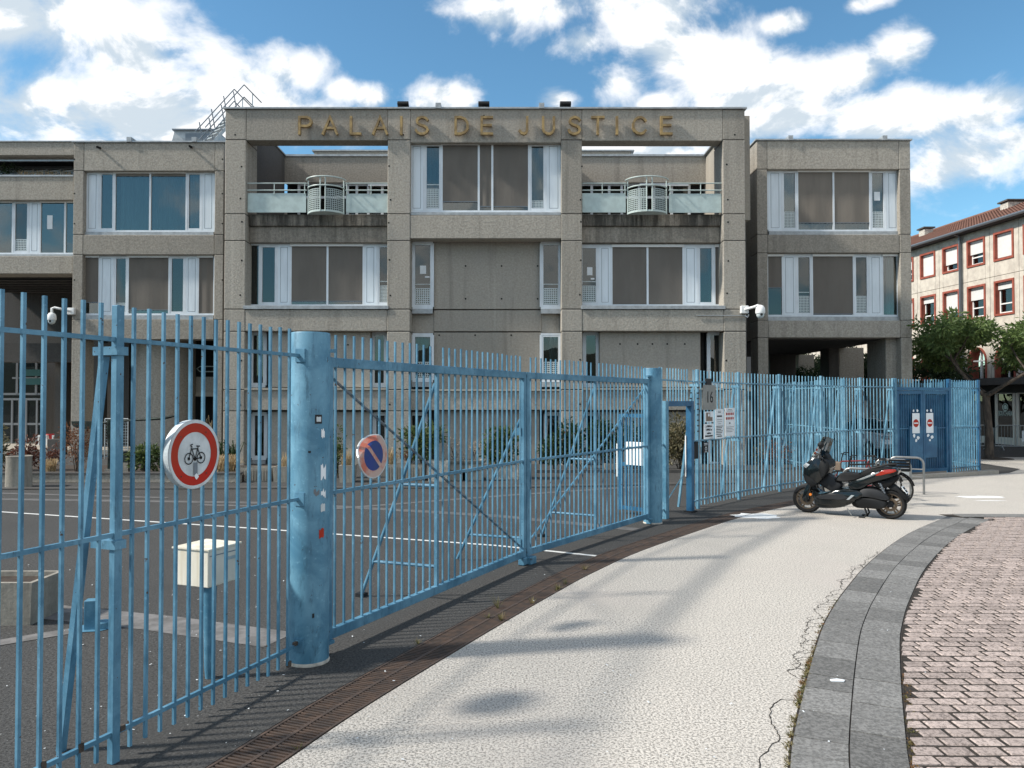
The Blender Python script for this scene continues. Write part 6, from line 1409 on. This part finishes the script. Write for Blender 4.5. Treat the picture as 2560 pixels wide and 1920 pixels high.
# ================================================================ apartment block at right
A0, B0 = Vector((24.6, 37.0, 0)), Vector((23.6, 45.4, 0)); ta = (A0 - B0).normalized(); na = Vector((ta.y, -ta.x, 0))   # ta: towards the camera
if na.x > 0: na = -na
ap = thing('apartment_block', 'beige panelled apartment block with red window surrounds and tiled roof', 'building', tuple(A0))
def aline(u): return on_line(u, B0, A0)
def az(u, v): return PY(u, v, aline(u).y).z
E0, E1_ = B0 - ta * 30, A0 + ta * 9
def ablock(name, matn, s0, s1, z0, z1, d0, d1, parent=None, bevel=0.0):
    a, b = s0 + na * d0, s1 + na * d0; c, d = s1 + na * d1, s0 + na * d1
    return MB().hexa([(p.x, p.y, z0) for p in (a, b, c, d)] + [(p.x, p.y, z1) for p in (a, b, c, d)]).build(name, matn, parent or ap, bevel=bevel)
EAVE = az(2560, 543)
ablock('core', 'interior_shade', E0, E1_, 0, EAVE - .02, -.35, -11)
# panels between joints, with window openings left free
jz = [3.3, az(2280, 844) + .02, (az(2300, 730) + az(2558, 679)) / 2, EAVE]
FR = [('x', 2277.5, 2284), (None, 2307, 2340), (None, 2364, 2399), (None, 2425.5, 2464), (None, 2493, 2536.5)]
rows_ = [(az(2536, 300 + 640 / 2.37), az(2536, 300 + 815 / 2.37)), (az(2536, 300 + 935 / 2.37), az(2536, 300 + 1148 / 2.37))]
cent = []; half = []
for (_, u0, u1) in FR[1:]:
    a, b = aline(u0), aline(u1); cent.append((a + b) / 2); half.append((b - a).length / 2)
step = (cent[-1] - cent[0]) / 3; hw = .66
cents = [cent[0] + step * k for k in range(-7, 6)]
def joint_panel(s0, s1, z0, z1, d=0.0): return ablock('facade_panel', 'render_beige', s0 + ta * .012, s1 - ta * .012, z0 + .012, z1 - .012, d, -.34)
u_dir = ta if step.dot(ta) > 0 else -ta
for k, c in enumerate(cents):
    s0, s1 = c - step / 2, c + step / 2
    if step.dot(ta) < 0: s0, s1 = s1, s0
    for r_, (zt_, zb_) in enumerate(rows_):
        lo = jz[2] if r_ == 0 else jz[1] ; hi = jz[3] if r_ == 0 else jz[2]; w0, w1 = c - ta * (hw - .02), c + ta * (hw - .02)
        joint_panel(s0, w0 + ta * .0, lo, hi); joint_panel(w1, s1, lo, hi)
        ablock('facade_panel', 'render_beige', w0, w1, lo + .012, zb_ + .02, 0, -.34); ablock('facade_panel', 'render_beige', w0, w1, zt_ - .02, hi - .012, 0, -.34)
        m = MB(); fw = .105
        def oc_(a, b, z0, z1, d0, d1): 
            p, q_ = c + ta * a, c + ta * b; m.hexa([(x.x, x.y, z0) for x in (p + na * d0, q_ + na * d0, q_ + na * d1, p + na * d1)] + [(x.x, x.y, z1) for x in (p + na * d0, q_ + na * d0, q_ + na * d1, p + na * d1)])
        for (a, b, z0, z1) in ((-hw, -hw + fw, zb_, zt_), (hw - fw, hw, zb_, zt_), (-hw + fw, hw - fw, zb_, zb_ + fw), (-hw + fw, hw - fw, zt_ - fw, zt_)): oc_(a, b, z0, z1, .05, -.30)
        w = m.build('window', 'red_trim', ap)
        i0, i1, g0, g1 = -hw + fw, hw - fw, zb_ + fw, zt_ - fw
        m = MB()
        for (a, b, z0, z1) in ((i0, i0 + .06, g0, g1), (i1 - .06, i1, g0, g1), (i0 + .06, i1 - .06, g0, g0 + .08), (i0 + .06, i1 - .06, g0 + (g1 - g0) * .30, g0 + (g1 - g0) * .30 + .06)): oc_(a, b, z0, z1, -.20, -.27)
        m.build('frame', 'white_plastic', w)
        m = MB(); oc_(i0, i1, g0, g1, -.245, -.25); m.build('pane', 'glass_dark', w)
        drop = {(7, 0): .96, (8, 0): .72, (9, 0): .55, (10, 0): .95, (7, 1): .22, (8, 1): .62, (9, 1): .42, (10, 1): .22}.get((k, r_), rnd.uniform(.2, .95))
        m = MB(); oc_(i0, i1, g1 - (g1 - g0) * drop, g1, -.12, -.14); m.build('shutter', 'shutter', w); m = MB(); oc_(i0, i1, g1 - .08, g1, -.09, -.19); m.build('shutter_box', 'white_plastic', w)
# first-floor band with arched windows, then the shop front
for k, c in enumerate(cents):
    s0, s1 = (c - step / 2, c + step / 2) if step.dot(ta) > 0 else (c + step / 2, c - step / 2)
    zA = 3.3; aw = .68; ztop = 4.95; n_ = 12
    arch = [(-aw, zA), (-aw, ztop - aw)] + [(-aw * math.cos(math.pi * i / n_), ztop - aw + aw * math.sin(math.pi * i / n_)) for i in range(1, n_)] + [(aw, ztop - aw), (aw, zA)]
    L = (s1 - s0).length / 2; m = MB()
    P3 = lambda x, z, d: tuple(c + ta * x + na * d + UP * z)
    for i in range(len(arch) - 1):
        (xa, za), (xb, zb2) = arch[i], arch[i + 1]
        if xb <= xa + 1e-6: 
            continue
        for d in (0.0,): m.quad(P3(xa, za, d), P3(xb, zb2, d), P3(xb, jz[1] - .012, d), P3(xa, jz[1] - .012, d))
    m.quad(P3(-L + .012, zA, 0), P3(-aw, zA, 0), P3(-aw, jz[1] - .012, 0), P3(-L + .012, jz[1] - .012, 0)); m.quad(P3(aw, zA, 0), P3(L - .012, zA, 0), P3(L - .012, jz[1] - .012, 0), P3(aw, jz[1] - .012, 0))
    m.build('facade_panel', 'render_beige', ap)
    m = MB()
    for i in range(len(arch) - 1):
        (xa, za), (xb, zb2) = arch[i], arch[i + 1]; sx = .86; f = lambda x, z: (x * sx, zA + (z - zA) * .94)
        (xc_, zc_), (xd_, zd_) = f(xa, za), f(xb, zb2)
        m.hexa([P3(xa, za, .05), P3(xb, zb2, .05), P3(xd_, zd_, .05), P3(xc_, zc_, .05), P3(xa, za, -.28), P3(xb, zb2, -.28), P3(xd_, zd_, -.28), P3(xc_, zc_, -.28)])
    w = m.build('arched_window', 'red_trim', ap); m = MB(); m.box(0, .001, 0, .001, 0, .001)
    m = MB(); m.v = [P3(x * .86, zA + (z - zA) * .93, -.24) for x, z in arch]; m.f = [tuple(range(len(arch)))]; m.build('pane', 'glass_dark', w)
    m = MB(); m.hexa([P3(-.03, zA, -.18), P3(.03, zA, -.18), P3(.03, ztop - .1, -.18), P3(-.03, ztop - .1, -.18), P3(-.03, zA, -.23), P3(.03, zA, -.23), P3(.03, ztop - .1, -.23), P3(-.03, ztop - .1, -.23)]); m.hexa([P3(-aw * .8, zA + .9, -.18), P3(aw * .8, zA + .9, -.18), P3(aw * .8, zA + .97, -.18), P3(-aw * .8, zA + .97, -.18), P3(-aw * .8, zA + .9, -.23), P3(aw * .8, zA + .9, -.23), P3(aw * .8, zA + .97, -.23), P3(-aw * .8, zA + .97, -.23)]); m.build('frame', 'white_plastic', w)
ablock('shop_canopy', 'concrete_dark', E0, E1_, 2.95, 3.3, .55, -.34); ablock('shop_fascia', 'roof_dark', E0, E1_, 2.55, 2.95, .1, -.34)
# shop front in view
for k, (u0, u1) in enumerate(((2428, 2470), (2492, 2536), (2545, 2600))):
    a, b = aline(u0), aline(u1); sh = ablock('shop_window', 'glass_shop', a, b, .35, 2.5, .0, -.02)
    for e in (a, b): ablock('post', 'shop_white', e - ta * .07, e + ta * .07, 0, 2.54, .06, -.06, sh)
    ablock('head', 'shop_white', a, b, 2.5, 2.58, .06, -.06, sh); ablock('base', 'shop_white', a, b, 0, .35, .04, -.06, sh)
a, b = aline(2494), aline(2534); c = (a + b) / 2 + na * .02; tv = -ta if (-ta).x < ta.x else ta
tx = ta if ta.dot(Vector((1, -1, 0))) > 0 else -ta
put_text(ap, 'BOUCHARA', .34, 'shop_sign', c + UP * az(2515, 1034), tx, -na, 'shop_lettering', sx=.50)
zc = az(2517, 1018); m = MB(); ring(m, c + na * .005 + UP * zc, ta, UP, .15, .19, 24); ring(m, c + na * .005 + UP * zc, ta, UP, .001, .11, 24); m.build('shop_emblem', 'shop_sign', ap)
# eave, gutter, roof, chimneys, pipe
ablock('eave_soffit', 'roof_dark', E0, E1_, EAVE, EAVE + .10, .45, -.4); a, b = E0 + na * .5, E1_ + na * .5
MB().tube([a + UP * (EAVE + .10), b + UP * (EAVE + .10)], .085, 8).build('gutter', 'pipe', ap, smooth=True)
rf = MB(); ridge = 2.35; D_ = 5.2; n_ = 230; Ltot = (E1_ - E0).length
for i in range(n_):
    for half_ in (0, 1):
        f0, f1 = (i + half_ * .5) / n_, (i + half_ * .5 + .5) / n_; h0, h1 = (.0, .035) if half_ == 0 else (.035, .0)
        p0, p1 = E0.lerp(E1_, f0), E0.lerp(E1_, f1)
        rows2 = 12
        for j in range(rows2):
            g0, g1 = j / rows2, (j + 1) / rows2; lift = .03
            rf.quad(p0 + na * (.55 - (D_ + .55) * g0) + UP * (EAVE + .12 + ridge * g0 + h0 + lift), p1 + na * (.55 - (D_ + .55) * g0) + UP * (EAVE + .12 + ridge * g0 + h1 + lift), p1 + na * (.55 - (D_ + .55) * g1) + UP * (EAVE + .12 + ridge * g1 + h1), p0 + na * (.55 - (D_ + .55) * g1) + UP * (EAVE + .12 + ridge * g1 + h0))
ro = tag(rf.build('roof', 'roof_tile', ap), kind='stuff')
MB().tube([E0 - na * D_ + UP * (EAVE + .14 + ridge), E1_ - na * D_ + UP * (EAVE + .14 + ridge)], .12, 8).build('ridge', 'roof_tile', ap, smooth=True)
bk_ = MB(); p, q_ = E0 - na * D_, E1_ - na * D_; bk_.quad(p + UP * (EAVE + .1 + ridge), q_ + UP * (EAVE + .1 + ridge), q_ - na * 5.2 + UP * EAVE, p - na * 5.2 + UP * EAVE); bk_.build('rear_roof', 'roof_tile', ap)
for (u, v0, v1, w_) in ((2315, 575, 600, .55), (2535, 508, 524, 1.1)):
    r_ = ray(u, (v0 + v1) / 2); Yc = 0
    for k in range(200):
        Yc = 30 + k * .25; Pt = PY(u, v1, Yc)
        d_ = (Pt - A0).dot(-na)
        if d_ > D_ * .75: break
    Pt.z = EAVE + .12 + ridge * .70; top_ = PY(u, v0, Yc).z; c = MB().box(Pt.x - w_ / 2, Pt.x + w_ / 2, Pt.y - .35, Pt.y + .35, Pt.z - .3, top_).build('chimney', 'stone_white', ap); MB().box(Pt.x - w_ / 2 - .1, Pt.x + w_ / 2 + .1, Pt.y - .45, Pt.y + .45, top_ + .05, top_ + .13).build('chimney_cap', 'concrete_dark', c)
dp = aline(2409) + na * .12; MB().tube([dp + UP * .1, dp + UP * (EAVE - .1), dp + na * .3 + UP * (EAVE + .05)], .07, 10).build('downpipe', 'pipe', ap, smooth=True)

# ================================================================ trees
def tree(base, label, H_, spread, n_leaf, seed, leafm='leaf_tree', lean=(0, 0), trunk=.13, clear=.42, group='street trees', size=.16, cat='tree'):
    r_ = random.Random(seed); t = thing('tree', label, 'tree', tuple(base), group=group); tk = MB(); tips = []
    def limb(p, d, L, rad, lvl):
        n = 4; P = [p]; q = p.copy(); dd = d.copy()
        for k in range(n):
            dd = (dd + Vector((r_.uniform(-.22, .22), r_.uniform(-.22, .22), r_.uniform(-.05, .15)))).normalized(); q = q + dd * L / n; P.append(q.copy())
        tk.tube(P, [rad * (1 - .45 * k / n) for k in range(n + 1)], 7 if lvl < 2 else 5)
        if lvl >= 3: tips.append(q); tips.append(P[2]); return
        for k in range(r_.choice([3, 3, 4]) if lvl else 5):
            a = r_.uniform(0, 6.28); up = r_.uniform(.15, .75) if lvl < 2 else r_.uniform(-.15, .5); nd = (Vector((math.cos(a), math.sin(a), 0)) * r_.uniform(.7, 1.2) + dd * .45 + UP * up).normalized(); limb(P[-1] if k < 3 or lvl == 0 else P[2], nd, L * r_.uniform(.55, .8) * (spread if lvl == 0 else 1), rad * .52, lvl + 1)
    d0 = Vector((lean[0], lean[1], 1)).normalized(); P = [Vector(base), Vector(base) + d0 * H_ * clear * .35 + Vector((.05, 0, 0)), Vector(base) + d0 * H_ * clear]
    tk.tube(P, [trunk * 1.15, trunk * .95, trunk * .85], 10)
    for k in range(5):
        a = 6.28 * k / 5 + r_.uniform(-.4, .4); limb(P[-1] - UP * .15 * r_.random(), (Vector((math.cos(a), math.sin(a), 0)) * .75 * spread + UP * r_.uniform(.35, .95)).normalized(), H_ * .26, trunk * .55, 1)
    tk.build('trunk', 'bark', t, smooth=True); m = MB(); global rnd
    keep = rnd; rnd = r_; per = max(4, n_leaf // max(1, len(tips)))
    for q in tips: leafball(m, q, .30 * H_ / 5, .30 * H_ / 5, .20 * H_ / 5, per, size, 2.7, .5, .45)
    rnd = keep; m.build('crown', leafm, t); return t
tb = G(2473, 1146)
tree(tb, 'small leafy street tree on the paving right of the fence end', 7.0, 1.6, 14000, 21, lean=(-.03, .02), trunk=.145, clear=.35, size=.18)
tree(Vector((20.9, 29.6, 0)), 'street tree at the right edge, its crown half out of frame', 5.8, 1.3, 7000, 33, trunk=.17, clear=.40, size=.19)
tree(Vector((17.2, 43.0, 0)), 'tree seen through the left gap under the right wing', 8.0, 1.5, 9000, 41, 'leaf_dark', group='trees behind the right wing', size=.22, clear=.2)
tree(Vector((20.2, 41.5, 0)), 'tree seen through the right gap under the right wing', 7.6, 1.5, 9000, 47, 'leaf_dark', group='trees behind the right wing', size=.22, clear=.2)
MB_s = MB().lathe([(.8, -.02), (.8, .008)], 24, (tb.x, tb.y, 0)); struct('tree_pit', MB_s, 'soil')

# ================================================================ crowd barriers
def barrier(a, b, label):
    d = (b - a).normalized(); n = Vector((-d.y, d.x, 0)); r = thing('crowd_barrier', label, 'barrier', tuple((a + b) / 2), group='steel crowd barriers')
    k = .12; z1, z0 = 1.08, .18
    P = [a + UP * z0, a + UP * (z1 - k), a + d * k + UP * z1, b - d * k + UP * z1, b + UP * (z1 - k), b + UP * z0]
    MB().tube(P, .02, 8, closed=True).build('frame', 'galv', r, smooth=True); L = (b - a).length; nb = int(L / .12)
    me = MB().tube([(0, 0, z0), (0, 0, z1 - .01)], .008, 5).mesh('bar', 'galv')
    for i in range(1, nb): p = a.lerp(b, i / nb); place('bar', me, r, (p.x, p.y, 0))
    for q in (a.lerp(b, .12), a.lerp(b, .88)): MB().tube([q - n * .32, q + UP * z0, q + n * .32], .018, 6).build('foot', 'galv', r)
    return r
q0 = Vector((19.0, 34.2, 0)); q1 = Vector((21.25, 34.0, 0)); q2 = Vector((23.4, 33.3, 0)); q3 = Vector((25.4, 32.4, 0))
barrier(q0, q1, 'steel crowd barrier left of the street tree trunk'); rb = barrier(q1 + Vector((.08, 0, 0)), q2, 'steel crowd barrier right of the trunk, with a white card'); barrier(q2 + Vector((.08, 0, 0)), q3, 'steel crowd barrier at the right edge of the picture')
c = q1.lerp(q2, .55) + UP * .62 - Vector((0, .04, 0)); MB().obox(c, Vector((.17, -.05, 0)), Vector((.001, .004, 0)), UP * .24).build('card', 'paper', rb)
# low hedge of street clutter beyond: cafe chairs as dark seats are too small to tell apart
